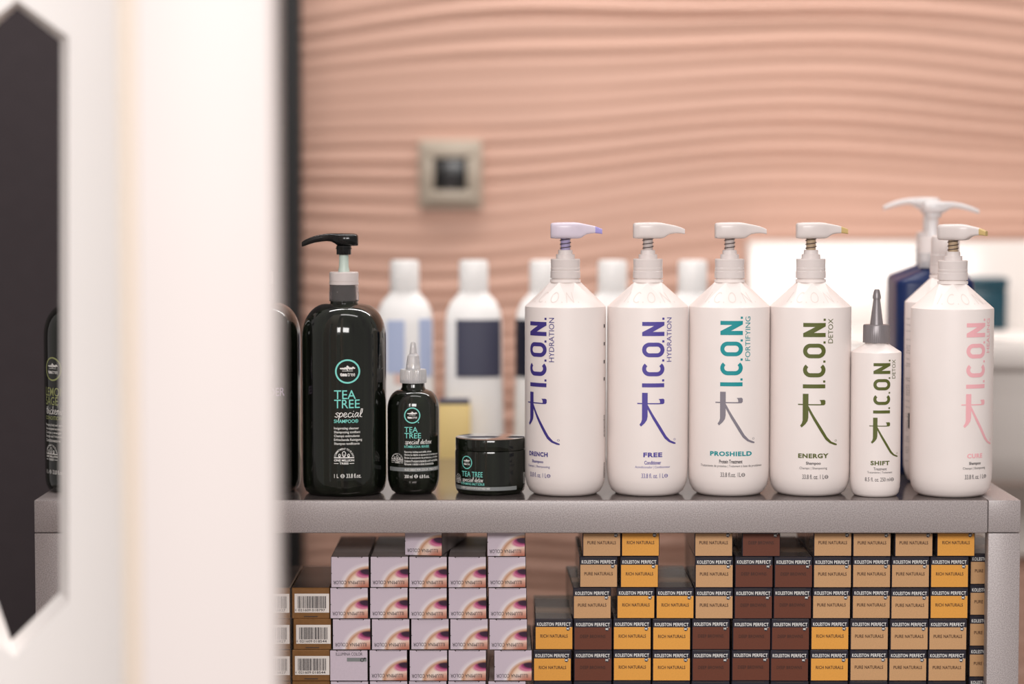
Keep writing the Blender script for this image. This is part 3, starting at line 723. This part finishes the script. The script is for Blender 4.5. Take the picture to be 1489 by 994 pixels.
def kombucha():
    cx, Yc, hw = 601.3, 0.066, 37.6; k = mpp(Yc); R = hw * k; p0 = at(cx, 716, Yc)
    root = thing('nozzle_bottle', 'small dark green bottle with clear pointed nozzle cap, left of the jar', 'bottle', (p0.x, Yc, TOP))
    zf = lambda py: at(cx, py, Yc).z - TOP
    mb = MB(); zt, zs = zf(566), zf(594); rn = 18.5 * k
    prof = [(R * 0.66, 0), (R * 0.72, 0.0005), (R * 0.84, 0.003), (R * 0.93, 0.008), (R * 0.985, 0.014), (R, 0.021), (R, zs)]
    for i in range(1, 11):
        a = PI / 2 * i / 10; prof.append((rn + (R - rn) * math.cos(a), zs + (zt - zs) * math.sin(a)))
    prof += [(16.4 * k, zf(562)), (16.2 * k, zf(552))]
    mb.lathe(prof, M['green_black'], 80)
    P = Print(); X = lambda x: x - cx
    tree_logo(P, X(601.2), 603.8, 11.6, M['mint_print']); P.disc(X(610), 614, 0.8, M['mint_print'])
    P.text('TEA', X(590), X(609), 620.6, 628.4, M['mint_print'], 0.004); P.text('TREE', X(590), X(613.7), 629.4, 637, M['mint_print'], 0.004)
    script(P, 'special detox', X(590.5), X(628), 641, 645.5, M['white_print'], 0.7)
    P.text('KOMBUCHA RINSE', X(590), X(624.8), 647.4, 651, M['mint_print'], 0.01)
    for i, (t, x1) in enumerate([('Removes buildup and adds shine', 628), ('Elimine les dépôts et ajoute de la brillance', 636), ('Elimina la acumulación de productos y brillo', 636), ('Entfernt Produktrückstände und verleiht', 636), ('Rimuove i residui e dona lucentezza', 631)]):
        P.text(t, X(590), X(x1), 655.4 + i * 4.3, 659 + i * 4.3, M['white_print'], 0.01)
    P.rect(X(568.5), X(638), 679.6, 685.4, M['silver_print'])
    sh = P.sh; P.sh = []
    zl = lambda y: at(cx, y, Yc - R).z - TOP
    P.sh = sh; P.apply(mb, cyl(R, zl, hw, 0, 0.00015), 3); P.sh = []
    P.text('ALSO GREAT FOR COLOR TREATED', X(590), X(636.5), 681, 684.2, M['white_print'], 0.01)
    P.text('200 ml', X(590), X(601.5), 690, 695, M['white_print'], 0.015); P.circle(X(606.5), 692.3, 2.6, 0.8, M['white_print'], 16); P.rect(X(604.6), X(608.4), 691.9, 692.7, M['white_print'])
    P.text('6.8 fl.oz.', X(611.5), X(625), 690, 695.2, M['white_print'], 0.015)
    million_trees(P, X(579.5), 668, 8.6, M['white_print'])
    P.apply(mb, cyl(R, zl, hw, 0, 0.0003), 3)
    mb.build('body', root)
    mb = MB(); n = 80; z0, z1 = zf(556), zf(536.5); prof = [(19.2, z0), (19.2, z1 - 0.002), (18.2, z1)]
    for r, z in prof:
        for i in range(n):
            a = 2 * PI * i / n; rr = r * k * (1 - (0.03 if i % 2 else 0)); mb.v.append((rr * math.cos(a), rr * math.sin(a), z))
    for j in range(2):
        for i in range(n): mb.f.append((j * n + i, j * n + (i + 1) % n, (j + 1) * n + (i + 1) % n, (j + 1) * n + i)); mb.m.append(mb.mi(M['clear'])); mb.sm.append(False)
    mb.f.append(tuple(range(n))[::-1]); mb.m.append(0); mb.sm.append(False)
    mb.f.append(tuple(2 * n + i for i in range(n))); mb.m.append(0); mb.sm.append(False)
    mb.build('ribbed_cap', root)
    mb = MB(); mb.lathe([(11 * k, z1), (10.5 * k, z1 + 0.001), (9.6 * k, zf(528)), (8.2 * k, zf(517)), (5.4 * k, zf(514)), (4.4 * k, zf(505)), (3.6 * k, zf(499)), (2.4 * k, zf(497))], M['clear'], 32)
    mb.build('nozzle', root)
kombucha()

def jar():
    cx, Yc, hw = 712.9, 0.072, 51.0; k = mpp(Yc); R = hw * k; p0 = at(cx, 716, Yc)
    root = thing('cosmetic_jar', 'low round dark jar with flat screw lid standing on the shelf', 'jar', (p0.x, Yc, TOP))
    zf = lambda py: at(cx, py, Yc).z - TOP
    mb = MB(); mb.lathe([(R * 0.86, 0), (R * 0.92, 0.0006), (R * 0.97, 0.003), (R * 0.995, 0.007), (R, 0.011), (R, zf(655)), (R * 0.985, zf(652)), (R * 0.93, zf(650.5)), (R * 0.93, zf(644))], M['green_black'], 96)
    P = Print(); X = lambda x: x - cx
    d = 2.3
    a2p = lambda x: x
    P.rect(X(663.5), X(751), 705.6 + d, 711.2 + d, M['silver_print'])
    zl = lambda y: at(cx, y, Yc - R).z - TOP
    P.apply(mb, cyl(R, zl, hw, 0, 0.00015), 3); P.sh = []
    # logo drawn in arc pixels so it stays round on the curved side
    t0 = math.asin(X(679.6) / hw)
    LG = Print(); tree_logo(LG, 0, 671 + d, 9.6, M['mint_print'])
    LG.apply(mb, lambda x, y: ((R + 0.0003) * math.sin(t0 + x / hw), -(R + 0.0003) * math.cos(t0 + x / hw), zl(y)), 2)
    t1 = math.asin(X(667.4) / hw)
    LG = Print(); million_trees(LG, 0, 697 + d, 8.0, M['white_print'])
    LG.apply(mb, lambda x, y: ((R + 0.0003) * math.sin(t1 + x / hw), -(R + 0.0003) * math.cos(t1 + x / hw), zl(y)), 2)
    P.text('TEA TREE', X(672.6), X(702.5), 684.4 + d * .8, 692.2 + d * .7, M['mint_print'], 0.004)
    script(P, 'special detox', X(673), X(703), 695.4 + d * .7, 699.6 + d * .7, M['white_print'], 0.6)
    P.text('FOAMING SALT SCRUB', X(672.2), X(705), 700.8 + d * .7, 704.4 + d * .7, M['mint_print'], 0.008)
    P.text('DEEP CLEAN FOR SCALP AND HAIR', X(672), X(713), 706.8 + d * .8, 710 + d * .8, M['white_print'], 0.008)
    for i in range(14): P.rect(X(760.4), X(762.6), 690.5 + i * 1.15, 691.1 + i * 1.15, M['white_print'])
    P.apply(mb, cyl(R, zl, hw, 0, 0.0003), 3)
    mb.build('body', root)
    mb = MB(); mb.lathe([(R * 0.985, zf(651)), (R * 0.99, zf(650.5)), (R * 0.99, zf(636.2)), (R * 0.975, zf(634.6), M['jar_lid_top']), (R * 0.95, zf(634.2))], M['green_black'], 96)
    LG = Print()
    LG.circle(0, 0, 9, 1.0, M['silver_print']); LG.disc(0, -2, 5, M['silver_print'], ry=2)
    LG.apply(mb, lambda x, y: (x * k, -y * k, zf(634.2) + 0.0002 + Print.layer * 5e-5))
    mb.build('lid', root, 30)
jar()

# ------------------------------------------------------------------ navy bottles behind the last white bottle
def navy_bottle(cx, Yc, y_corner, y_cap0, y_head, side, label):
    k = mpp(Yc); w = 57 * k; dd = 0.036; p0 = at(cx, 716, Yc)
    root = thing('pump_bottle', label, 'bottle', (p0.x, Yc, TOP), 0, 'navy pump bottles at the back')
    zf = lambda py: at(cx, py, Yc).z - TOP
    mb = MB(); n = 64
    def ring(sx, sy, z, e=5.0):
        out = []
        for i in range(n):
            a = 2 * PI * i / n; c, s = math.cos(a), math.sin(a)
            out.append((sx * math.copysign(abs(c) ** (2 / e), c), sy * math.copysign(abs(s) ** (2 / e), s), z))
        return out
    zc = zf(y_corner); zn = zf(y_cap0)
    rr = [ring(w * 0.94, dd * 0.92, 0), ring(w * 0.985, dd * 0.98, 0.003), ring(w, dd, 0.009), ring(w, dd, zc - 0.006), ring(w * 0.985, dd * 0.98, zc - 0.002), ring(w * 0.93, dd * 0.93, zc + 0.0008),
          ring(19 * k, 19 * k, zn - 0.0015, 2), ring(17 * k, 17 * k, zn, 2), ring(17 * k, 17 * k, zn + 0.008, 2)]
    o = 0
    for r in rr: mb.v += r
    for j in range(len(rr) - 1):
        for i in range(n): mb.f.append((j * n + i, j * n + (i + 1) % n, (j + 1) * n + (i + 1) % n, (j + 1) * n + i)); mb.m.append(mb.mi(M['navy'])); mb.sm.append(True)
    mb.f.append(tuple(range(n))[::-1]); mb.m.append(0); mb.sm.append(False)
    mb.f.append(tuple((len(rr) - 1) * n + i for i in range(n))); mb.m.append(0); mb.sm.append(False)
    mb.build('body', root)
    h = y_cap0
    mb = MB(); mb.lathe([(19.6 * k, zf(h - 1)), (19.6 * k, zf(h - 8)), (19.1 * k, zf(h - 8.5)), (19.3 * k, zf(h - 23))], M['clear'], 48); mb.build('clear_skirt', root)
    mb = MB(); mb.lathe([(19.2 * k, zf(h - 23)), (18.6 * k, zf(h - 24)), (18.4 * k, zf(h - 43)), (16.5 * k, zf(h - 46)), (9 * k, zf(h - 46.3))], M['cap'], 48); mb.build('screw_collar', root)
    mb = MB(); mb.lathe([(9.5 * k, zf(h - 46)), (8.6 * k, zf(h - 50)), (8.2 * k, zf(y_head + 24)), (12 * k, zf(y_head + 23.8)), (12.6 * k, zf(y_head + 17))], M['clear'], 32); mb.build('stem', root)
    mb = MB()
    def sec(x, yt, yb, hd): return (side * x * k, (zf(y_head + yt) + zf(y_head + yb)) / 2, hd * k, (zf(y_head + yt) - zf(y_head + yb)) / 2)
    s = [sec(-14, 3, 17, 8), sec(-12, 1, 18.5, 11), sec(-5, 0.2, 18.8, 13.5), sec(5, 0.0, 18.8, 13.5), sec(13, 0.3, 18.5, 12), sec(18, 0.6, 16, 9), sec(24, 1, 12, 7), sec(32, 1.6, 10.5, 5.8), sec(42, 3.4, 12, 5), sec(52, 6.4, 14.5, 4.4), sec(60, 9.6, 17, 4), sec(66.5, 12.6, 19, 3.6)]
    if side < 0: s = s[::-1]
    mb.loft(s, M['clear'], 26, 2.8); mb.build('pump_head', root, 50)
navy_bottle(1352, 0.262, 406, 390, 292, 1, 'navy pump bottle at the back, clear nozzle pointing right')
navy_bottle(1347, 0.350, 400, 383, 286.5, -1, 'rearmost navy pump bottle, clear nozzle pointing left')

# ================================================================== CARTONS
K1 = mpp(0.02, 0.8)
BW = 55.2 * K1; BL = 0.150
Z = [None] * 7
zr = [at(744, py, 0.02).z for py in (1034.5, 989.5, 944.3, 899.3, 854.3, 809.0)]
PIT = (zr[5] - ZB) / 5
def row_z(r): return ZB + 0.0002 + (5 - r) * PIT       # r = 5 lowest visible row, r = 0 cut off by the rail
BH = PIT - 0.00015
def carton_mesh(kind, top_m, edge_m):
    """a long carton lying end-on, local origin at bottom centre of its front end"""
    mb = MB()
    w, h = BW, BH
    mb.box(-w / 2, w / 2, 0, BL, 0, h, edge_m, 0.0007, 1)
    # printed long sides
    e = 0.00012
    mb.add([(-w / 2 + .001, 0.001, h + e * .5), (w / 2 - .001, 0.001, h + e * .5), (w / 2 - .001, BL - .001, h + e * .5), (-w / 2 + .001, BL - .001, h + e * .5)], [(0, 1, 2, 3)], top_m)
    for sx in (-1, 1):
        q = [(sx * (w / 2 + e), 0.001, .001), (sx * (w / 2 + e), BL - .001, .001), (sx * (w / 2 + e), BL - .001, h - .001), (sx * (w / 2 + e), 0.001, h - .001)]
        mb.add(q, [(0, 1, 2, 3) if sx > 0 else (3, 2, 1, 0)], top_m)
    def plate(pts, y, m, uv=False):
        o = len(mb.f)
        tri = tessellate_polygon([[Vector((x, z, 0)) for x, z in pts]])
        fs = []
        for t in tri:
            a, b, c = (pts[i] for i in t); cr = (b[0] - a[0]) * (c[1] - a[1]) - (b[1] - a[1]) * (c[0] - a[0])
            fs.append(t if cr > 0 else t[::-1])
        mb.add([(x, y, z) for x, z in pts], fs, m)
        if uv:
            for i, t in enumerate(fs): mb.uv[o + i] = [((pts[j][0] + w / 2) / w, pts[j][1] / h) for j in t]
    def fl(x, y): return (-w / 2 + x * w, -0.0005 - Print.layer * 1e-5, h - y * h)   # x, y as fractions from top left
    fl.__name__ = 'flat'
    b = 0.0008
    if kind in ('rich', 'pure', 'deep'):
        plate([(-w / 2 + b, b), (w / 2 - b * .7, b), (w / 2 - b * .7, h * 0.735), (-w / 2 + b, h * 0.735)], -0.0002, M[kind])
        # tuck flap edge along the top
        mb.box(-w * 0.36, w * 0.36, -0.0004, 0.0, h * 0.955, h * 0.985, M['card_dark'])
        P = Print()
        P.text('KOLESTON', 0.055, 0.50, 0.115, 0.225, M['white_print'], 0.018, spacing=1.1)
        P.text('PERFECT', 0.545, 0.945, 0.115, 0.225, M['white_print'], 0.018, spacing=1.1)
        P.disc(0.872, 0.315, 0.05, M['navy_card'], ry=0.065); P.text('ME', 0.835, 0.905, 0.285, 0.345, M['white_print'], 0.02)
        P.rect(0.915, 0.94, 0.262, 0.272, M['white_print']); P.rect(0.925, 0.931, 0.25, 0.285, M['white_print'])
        t = {'rich': ('RICH NATURALS', 0.145, 0.865), 'pure': ('PURE NATURALS', 0.125, 0.875), 'deep': ('DEEP BROWNS', 0.165, 0.83)}[kind]
        P.text(t[0], t[1], t[2], 0.50, 0.605, M['text_deep'] if kind == 'deep' else M['text_dark'], 0.016, spacing=1.08)
        P.apply(mb, fl)
    elif kind in ('eye', 'plain'):
        m = M['eye'] if kind == 'eye' else M['lilac_card']
        t = h - 0.0002; c = 0.0012
        plate([(-w / 2 + .0004, .0007), (w / 2 - .0004, .0007), (w / 2 - .0004, t), (w * 0.34, t), (w * 0.31, t - c), (-w * 0.31, t - c), (-w * 0.34, t), (-w / 2 + .0004, t)], -0.0002, m, kind == 'eye')
        mb.box(-w * 0.30, w * 0.30, -0.0003, 0.0, t - c + .0002, t - 0.0002, M['lilac_card'])
        P = Print()
        if kind == 'eye':
            P.text('ILLUMINA COLOR', 0.06, 0.89, 0.77, 0.885, M['black_print'], 0.0, rot=180)
            P.rect(0.0, 0.025, 0.52, 0.55, M['black_print'])
        else:
            P.text('ILLUMINA COLOR', 0.16, 0.86, 0.07, 0.17, M['black_print'], 0.0)
            P.rect(0.45, 0.97, 0.24, 0.36, M['silver_print'])
            P.circle(0.85, 0.31, 0.05, 0.02, M['black_print'], 16, ry=0.065); P.disc(0.92, 0.26, 0.03, M['black_print'])
        P.apply(mb, fl)
    me = mb.mesh('carton_' + kind); me.set_sharp_from_angle(angle=math.radians(30))
    return me
CM = {k: carton_mesh(k, M['kol_side'], M['navy_card']) for k in ('rich', 'pure', 'deep')}
CM['eye'] = carton_mesh('eye', M['ill_side'], M['card_dark']); CM['plain'] = carton_mesh('plain', M['ill_side'], M['card_dark'])
CM['gold'] = carton_mesh('gold', M['gold_side'], M['gold'])
ROWN = ['top row cut off by the rail', 'first full row', 'second full row', 'third full row', 'fourth full row', 'bottom row cut by the frame']
ORD = ['first', 'second', 'third', 'fourth', 'fifth', 'sixth', 'seventh', 'eighth', 'ninth', 'tenth', 'eleventh', 'twelfth']
def carton(kind, pxl, row, label, group, Y=0.02, yaw=0.0):
    c = at(pxl + 27.6, 900, Y)
    o = bpy.data.objects.new('hair_dye_carton', CM[kind]); COL.objects.link(o)
    o.location = (c.x, Y, row_z(row)); o.rotation_euler = (0, 0, math.radians(yaw))
    return tag(o, label, 'carton', group)
KROWS = {
    0: [('pure', 847), ('rich', 903.2), ('pure', 1009.5), ('deep', 1078.5), ('pure', 1182.3), ('pure', 1239.2), ('pure', 1300), ('rich', 1361)],
    1: [('pure', 842.6), ('rich', 901.8), ('pure', 1010.4), ('deep', 1068.2), ('deep', 1125.6), ('pure', 1182.2), ('pure', 1239), ('pure', 1295.4), ('rich', 1352.2)],
    2: [('pure', 833.4), ('rich', 896.8), ('rich', 953.8), ('pure', 1010.5), ('deep', 1067.6), ('deep', 1124.4), ('pure', 1181.2), ('pure', 1239), ('pure', 1295.2), ('rich', 1352)],
    3: [('rich', 777.8), ('deep', 834.6), ('rich', 891.6), ('rich', 949), ('deep', 1006.2), ('deep', 1065.4), ('deep', 1121.8), ('rich', 1179.2), ('pure', 1236.6), ('pure', 1294.6), ('pure', 1350.8)],
    4: [('rich', 775.6), ('deep', 834.6), ('rich', 891.8), ('rich', 949), ('deep', 1006.6), ('deep', 1064.4), ('deep', 1120.8), ('rich', 1178.8), ('pure', 1236.4), ('pure', 1293), ('pure', 1350)],
    5: [('rich', 776.4), ('deep', 834.2), ('rich', 891.6), ('deep', 948.8), ('pure', 1006.2), ('deep', 1064.2), ('rich', 1121.4), ('pure', 1178.8), ('pure', 1236.4), ('rich', 1293.2), ('pure', 1350.4)]}
CN = {'rich': 'amber', 'pure': 'tan', 'deep': 'dark brown'}
rnd = random.Random(11)
for r, items in KROWS.items():
    for i, (kd, x) in enumerate(items):
        y = 0.02 + rnd.uniform(-0.0012, 0.0012)
        yaw = rnd.uniform(-0.12, 0.12)
        if r == 2 and i == 0: yaw = 1.6
        carton(kd, x, r, f'{CN[kd]} navy-banded carton, {ROWN[r]}, {ORD[i]} from left', 'navy-banded cartons on the right', y, yaw)
for r in range(1, 6):
    carton('pure', 1409.5, r, f'set-back tan carton beside the right post, {ROWN[r]}', 'set-back cartons by the post', 0.041)
IROWS = {
    0: [('eye', 588.4, 0), ('eye', 708.4, 0)],
    1: [('eye', 481.6), ('eye', 538.8), ('eye', 595), ('eye', 651.8), ('eye', 709.4)],
    2: [('eye', 480.2), ('eye', 538), ('eye', 594.8), ('eye', 652.2), ('eye', 710.4)],
    3: [('eye', 483.6), ('eye', 540.4), ('eye', 597.6), ('eye', 654.4), ('eye', 711.4)],
    4: [('plain', 479.4), ('eye', 536.8), ('eye', 595.2), ('eye', 651.8), ('eye', 718.4)],
    5: [('eye', 480.2), ('eye', 537.2), ('eye', 594.2), ('eye', 651.2), ('eye', 709.6)]}
for r, items in IROWS.items():
    for i, it in enumerate(items):
        y = 0.02 + rnd.uniform(-0.001, 0.001)
        yaw = rnd.uniform(-0.1, 0.1)
        if r == 0 and i == 0: yaw = -9; y = 0.0245
        nm = 'lilac carton with an eye picture' if it[0] == 'eye' else 'plain lilac carton without eye picture'
        carton(it[0], it[1], r, f'{nm}, {ROWN[r]}, {ORD[i]} from left', 'lilac cartons', y, yaw)
def barcode(num):
    mb = MB(); P = Print(); w, h = BW, BH
    P.rect(0.075, 0.985, 0.19, 0.80, M['sticker'])
    def fl(x, y): return (-w / 2 + x * w, -0.0004, h - y * h)
    fl.__name__ = 'flat'; P.apply(mb, fl); P.sh = []
    x = 0.155; q = random.Random(num)
    while x < 0.90:
        bw = q.choice([0.008, 0.012, 0.018, 0.024]); P.rect(x, x + bw, 0.27, 0.66, M['black_print']); x += bw + q.choice([0.008, 0.012, 0.018])
    P.text('4', 0.085, 0.115, 0.68, 0.76, M['black_print']); P.text(num[:6], 0.17, 0.50, 0.68, 0.76, M['black_print'], 0.01); P.text(num[6:], 0.53, 0.88, 0.68, 0.76, M['black_print'], 0.01)
    def f2(x, y): return (-w / 2 + x * w, -0.0006, h - y * h)
    f2.__name__ = 'flat'; P.apply(mb, f2)
    mb.box(-w * 0.18, w * 0.18, -0.0003, 0, h * 0.06, h * 0.085, M['card_dark'])
    return mb.mesh('barcode_label')
BC = {n: barcode(n) for n in ('021609018797', '021609018544', '021609018827')}
for r in range(2, 6):
    for (x, num, col) in ((424.4 + (2.0 if r == 3 else 0), '021609018797' if r == 2 else '021609018544', 'right'), (366.6, '021609018827', 'left')):
        o = carton('gold', x, r, f'bronze carton with white barcode sticker, {col} bronze stack, {ROWN[r]}', 'bronze barcode cartons', 0.02 + rnd.uniform(-.001, .001), rnd.uniform(-0.1, 0.1))
        b = bpy.data.objects.new('barcode_label', BC[num]); COL.objects.link(b); b.parent = o

# ================================================================== BACKGROUND
# white wall ledge and bottles on it
LZ = 0.84
xa, xb = at(470, 600, 0.5).x, at(1078, 600, 0.7).x
led = thing('wall_ledge', 'white ledge on the pink wall holding the blurred white bottles', 'ledge')
mb = MB(); mb.box(xa, xb, 0.455, 0.64, LZ - 0.03, LZ, M['ceramic'], 0.004); mb.build('board', led)
for xx in (xa + 0.05, (xa + xb) / 2, xb - 0.05):
    mb = MB(); mb.box(xx - 0.012, xx + 0.012, 0.6405, 0.997, LZ - 0.028, LZ - 0.008, M['ceramic'], 0.002); mb.build('bracket_arm', led)
def back_bottle(cx, wh, lab, label, Y=0.53):
    k = mpp(Y, 1.0); p0 = at(cx, 600, Y)
    root = thing('shampoo_bottle', label, 'bottle', (p0.x, Y, LZ), 0, 'blurred white bottles on the wall ledge')
    zf = lambda py: at(cx, py, Y).z - LZ
    w = 42 * k; d = 30 * k; mb = MB(); n = 56
    rr = []
    def ring(sx, sy, z, e): rr.append([(sx * math.copysign(abs(math.cos(a)) ** (2 / e), math.cos(a)), sy * math.copysign(abs(math.sin(a)) ** (2 / e), math.sin(a)), z) for a in [2 * PI * i / n for i in range(n)]])
    ring(w * 1.04, d * 1.04, 0, 2.6); ring(w * 1.1, d * 1.1, 0.006, 2.6); ring(w, d, zf(545), 2.6); ring(w * 0.98, d * 0.98, zf(470), 2.6); ring(w * 0.93, d * 0.93, zf(452), 2.5); ring(w * 0.78, d * 0.82, zf(438), 2.3); ring(w * 0.6, d * 0.7, zf(430), 2.1); ring(20.5 * k, 20.5 * k, zf(424), 2)
    for r in rr: mb.v += r
    for j in range(len(rr) - 1):
        for i in range(n): mb.f.append((j * n + i, j * n + (i + 1) % n, (j + 1) * n + (i + 1) % n, (j + 1) * n + i)); mb.m.append(mb.mi(M['back_white'])); mb.sm.append(True)
    mb.f.append(tuple(range(n))[::-1]); mb.m.append(0); mb.sm.append(False)
    mb.build('body', root)
    mb = MB(); mb.lathe([(20.8 * k, zf(424.2)), (21.4 * k, zf(423)), (21.2 * k, zf(383)), (20 * k, zf(379)), (16 * k, zf(378))], M['back_white'], 40); mb.build('cap', root)
    if lab:
        mb = MB()
        def onb(x, y):     # x in px from the axis, wrapped on the superellipse front
            u = max(-0.995, min(0.995, x * k / (w * 1.003))); e = 2.6
            return (u * w * 1.003, -(d * 1.012) * (1 - abs(u) ** e) ** (1 / e) - 0.0012, zf(y))
        P = Print()
        for a, b, y0, y1, m in lab: P.rect(a, b, y0, y1, m)
        P.apply(mb, onb, 3); mb.build('label', root)
back_bottle(589, 42, [(-25, 1, 464, 540, M['pale_blue']), (22, 40, 462, 545, M['pale_blue']), (-14, 8, 541, 556, M['rose'])], 'white bottle with pale blue label, first on the ledge')
back_bottle(689, 42, [(-25, 39, 463, 546, M['slate'])], 'white bottle with slate grey label, second on the ledge')
back_bottle(791, 42, [(-42, 36, 463, 546, M['ink'])], 'white bottle with blackish label, third on the ledge behind white pump bottle')
back_bottle(890, 42, None, 'white bottle whose cap shows between the first two white pump bottles')
back_bottle(1006, 42, None, 'white bottle whose cap shows left of the teal-printed pump bottle')
mb = MB(); a = at(637, 600, 0.47); b = at(684, 600, 0.47)
mb.box(a.x, b.x, 0.462, 0.487, LZ, at(660, 588, 0.46).z - 0.0, M['yellow'], 0.001)
ob = tag(mb.build('carton'), 'blurred mustard yellow carton on the ledge between white bottles', 'carton')
mb = MB(); mb.box(a.x + 0.001, b.x - 0.001, 0.4625, 0.4865, at(660, 588, 0.46).z, at(660, 581, 0.46).z, M['slate'], 0.001); mb.build('dark_lid', ob)

# wall switch frame
def switch():
    c = at(655, 253, 0.99); W = 0.0455
    root = thing('wall_socket', 'square champagne framed wall socket with black insert on the pink wall', 'wall socket', (c.x, 0.995, c.z))
    mb = MB(); mb.box(-W, W, -0.010, 0.004, -W * 1.08, W * 1.08, M['switch'], 0.003, 3); mb.build('outer_frame', root)
    mb = MB(); t = 0.011; a = W * 0.80; i = W * 0.52
    for (x0, x1, z0, z1) in ((-a, a, i, a * 1.06), (-a, a, -a * 1.06, -i), (-a, -i, -i, i), (i, a, -i, i)): mb.box(x0, x1, -0.019, -0.010, z0, z1, M['switch'], 0.0015)
    mb.build('inner_frame', root)
    mb = MB(); mb.box(-i, i, -0.0125, -0.0098, -i, i, M['socket_black'], 0.001)
    ins = mb.build('black_insert', root)
    mb2 = MB(); pts = [(0.008 * math.cos(2 * PI * q / 32), -0.0128, -0.016 + 0.008 * math.sin(2 * PI * q / 32)) for q in range(33)]
    mb2.tube(pts, 0.0007, M['grey_cap'], 6); mb2.build('ring', ins)
switch()

# white washing unit at right: splashback and basin
mb = MB(); a = at(1088, 350, 0.93); mb.box(a.x, a.x + 0.95, 0.93, 0.985, 0.70, a.z, M['ceramic'], 0.004)
tag(mb.build('splashback'), 'white splashback panel on the pink wall behind the right bottles', 'panel')
def basin():
    z1 = at(1450, 497, 0.58).z; z0 = at(1450, 715, 0.62).z; xa = at(1105, 500, 0.58).x; xb = xa + 0.72
    root = thing('wash_basin', 'white ceramic wash basin blurred behind the right end of the shelf', 'basin', ((xa + xb) / 2, 0.0, 0.0))
    W = (xb - xa) / 2; n = 72
    mb = MB(); rr = []
    def ring(sx, y0, y1, z, e=4.5):
        yc = (y0 + y1) / 2; sy = (y1 - y0) / 2
        rr.append([(sx * math.copysign(abs(math.cos(a)) ** (2 / e), math.cos(a)), yc + sy * math.copysign(abs(math.sin(a)) ** (2 / e), math.sin(a)), z) for a in [2 * PI * i / n for i in range(n)]])
    ring(W * 0.62, 0.68, 0.926, z0); ring(W * 0.78, 0.645, 0.927, z0 + 0.012); ring(W * 0.88, 0.625, 0.928, z0 + 0.05); ring(W * 0.95, 0.605, 0.928, z1 - 0.055)
    ring(W * 0.955, 0.602, 0.928, z1 - 0.04); ring(W * 0.99, 0.585, 0.929, z1 - 0.036); ring(W, 0.58, 0.929, z1 - 0.028); ring(W, 0.58, 0.929, z1 - 0.008); ring(W * 0.99, 0.584, 0.928, z1)
    ring(W * 0.90, 0.625, 0.80, z1); ring(W * 0.87, 0.640, 0.785, z1 - 0.012); ring(W * 0.6, 0.68, 0.75, z1 - 0.14)
    for r in rr: mb.v += r
    for j in range(len(rr) - 1):
        for i in range(n): mb.f.append((j * n + i, j * n + (i + 1) % n, (j + 1) * n + (i + 1) % n, (j + 1) * n + i)); mb.m.append(mb.mi(M['ceramic'])); mb.sm.append(True)
    mb.f.append(tuple(range(n))[::-1]); mb.m.append(0); mb.sm.append(False)
    mb.f.append(tuple((len(rr) - 1) * n + i for i in range(n))); mb.m.append(0); mb.sm.append(False)
    mb.build('bowl', root, 50)
    return z1
zb_ = basin()
a, b = at(1408, 450, 0.84), at(1466, 450, 0.84)
root = thing('storage_tub', 'dark teal container standing on the back of the wash basin', 'container', ((a.x + b.x) / 2, 0.865, zb_))
hw_ = (b.x - a.x) / 2; ht = at(1440, 404, 0.84).z - zb_
mb = MB(); mb.box(-hw_ * 0.97, hw_ * 0.97, -0.025, 0.025, 0, ht - 0.014, M['dark_teal'], 0.004, 3); mb.build('body', root)
mb = MB(); mb.box(-hw_, hw_, -0.027, 0.027, ht - 0.014, ht, M['dark_teal'], 0.003, 3); mb.build('lid', root)
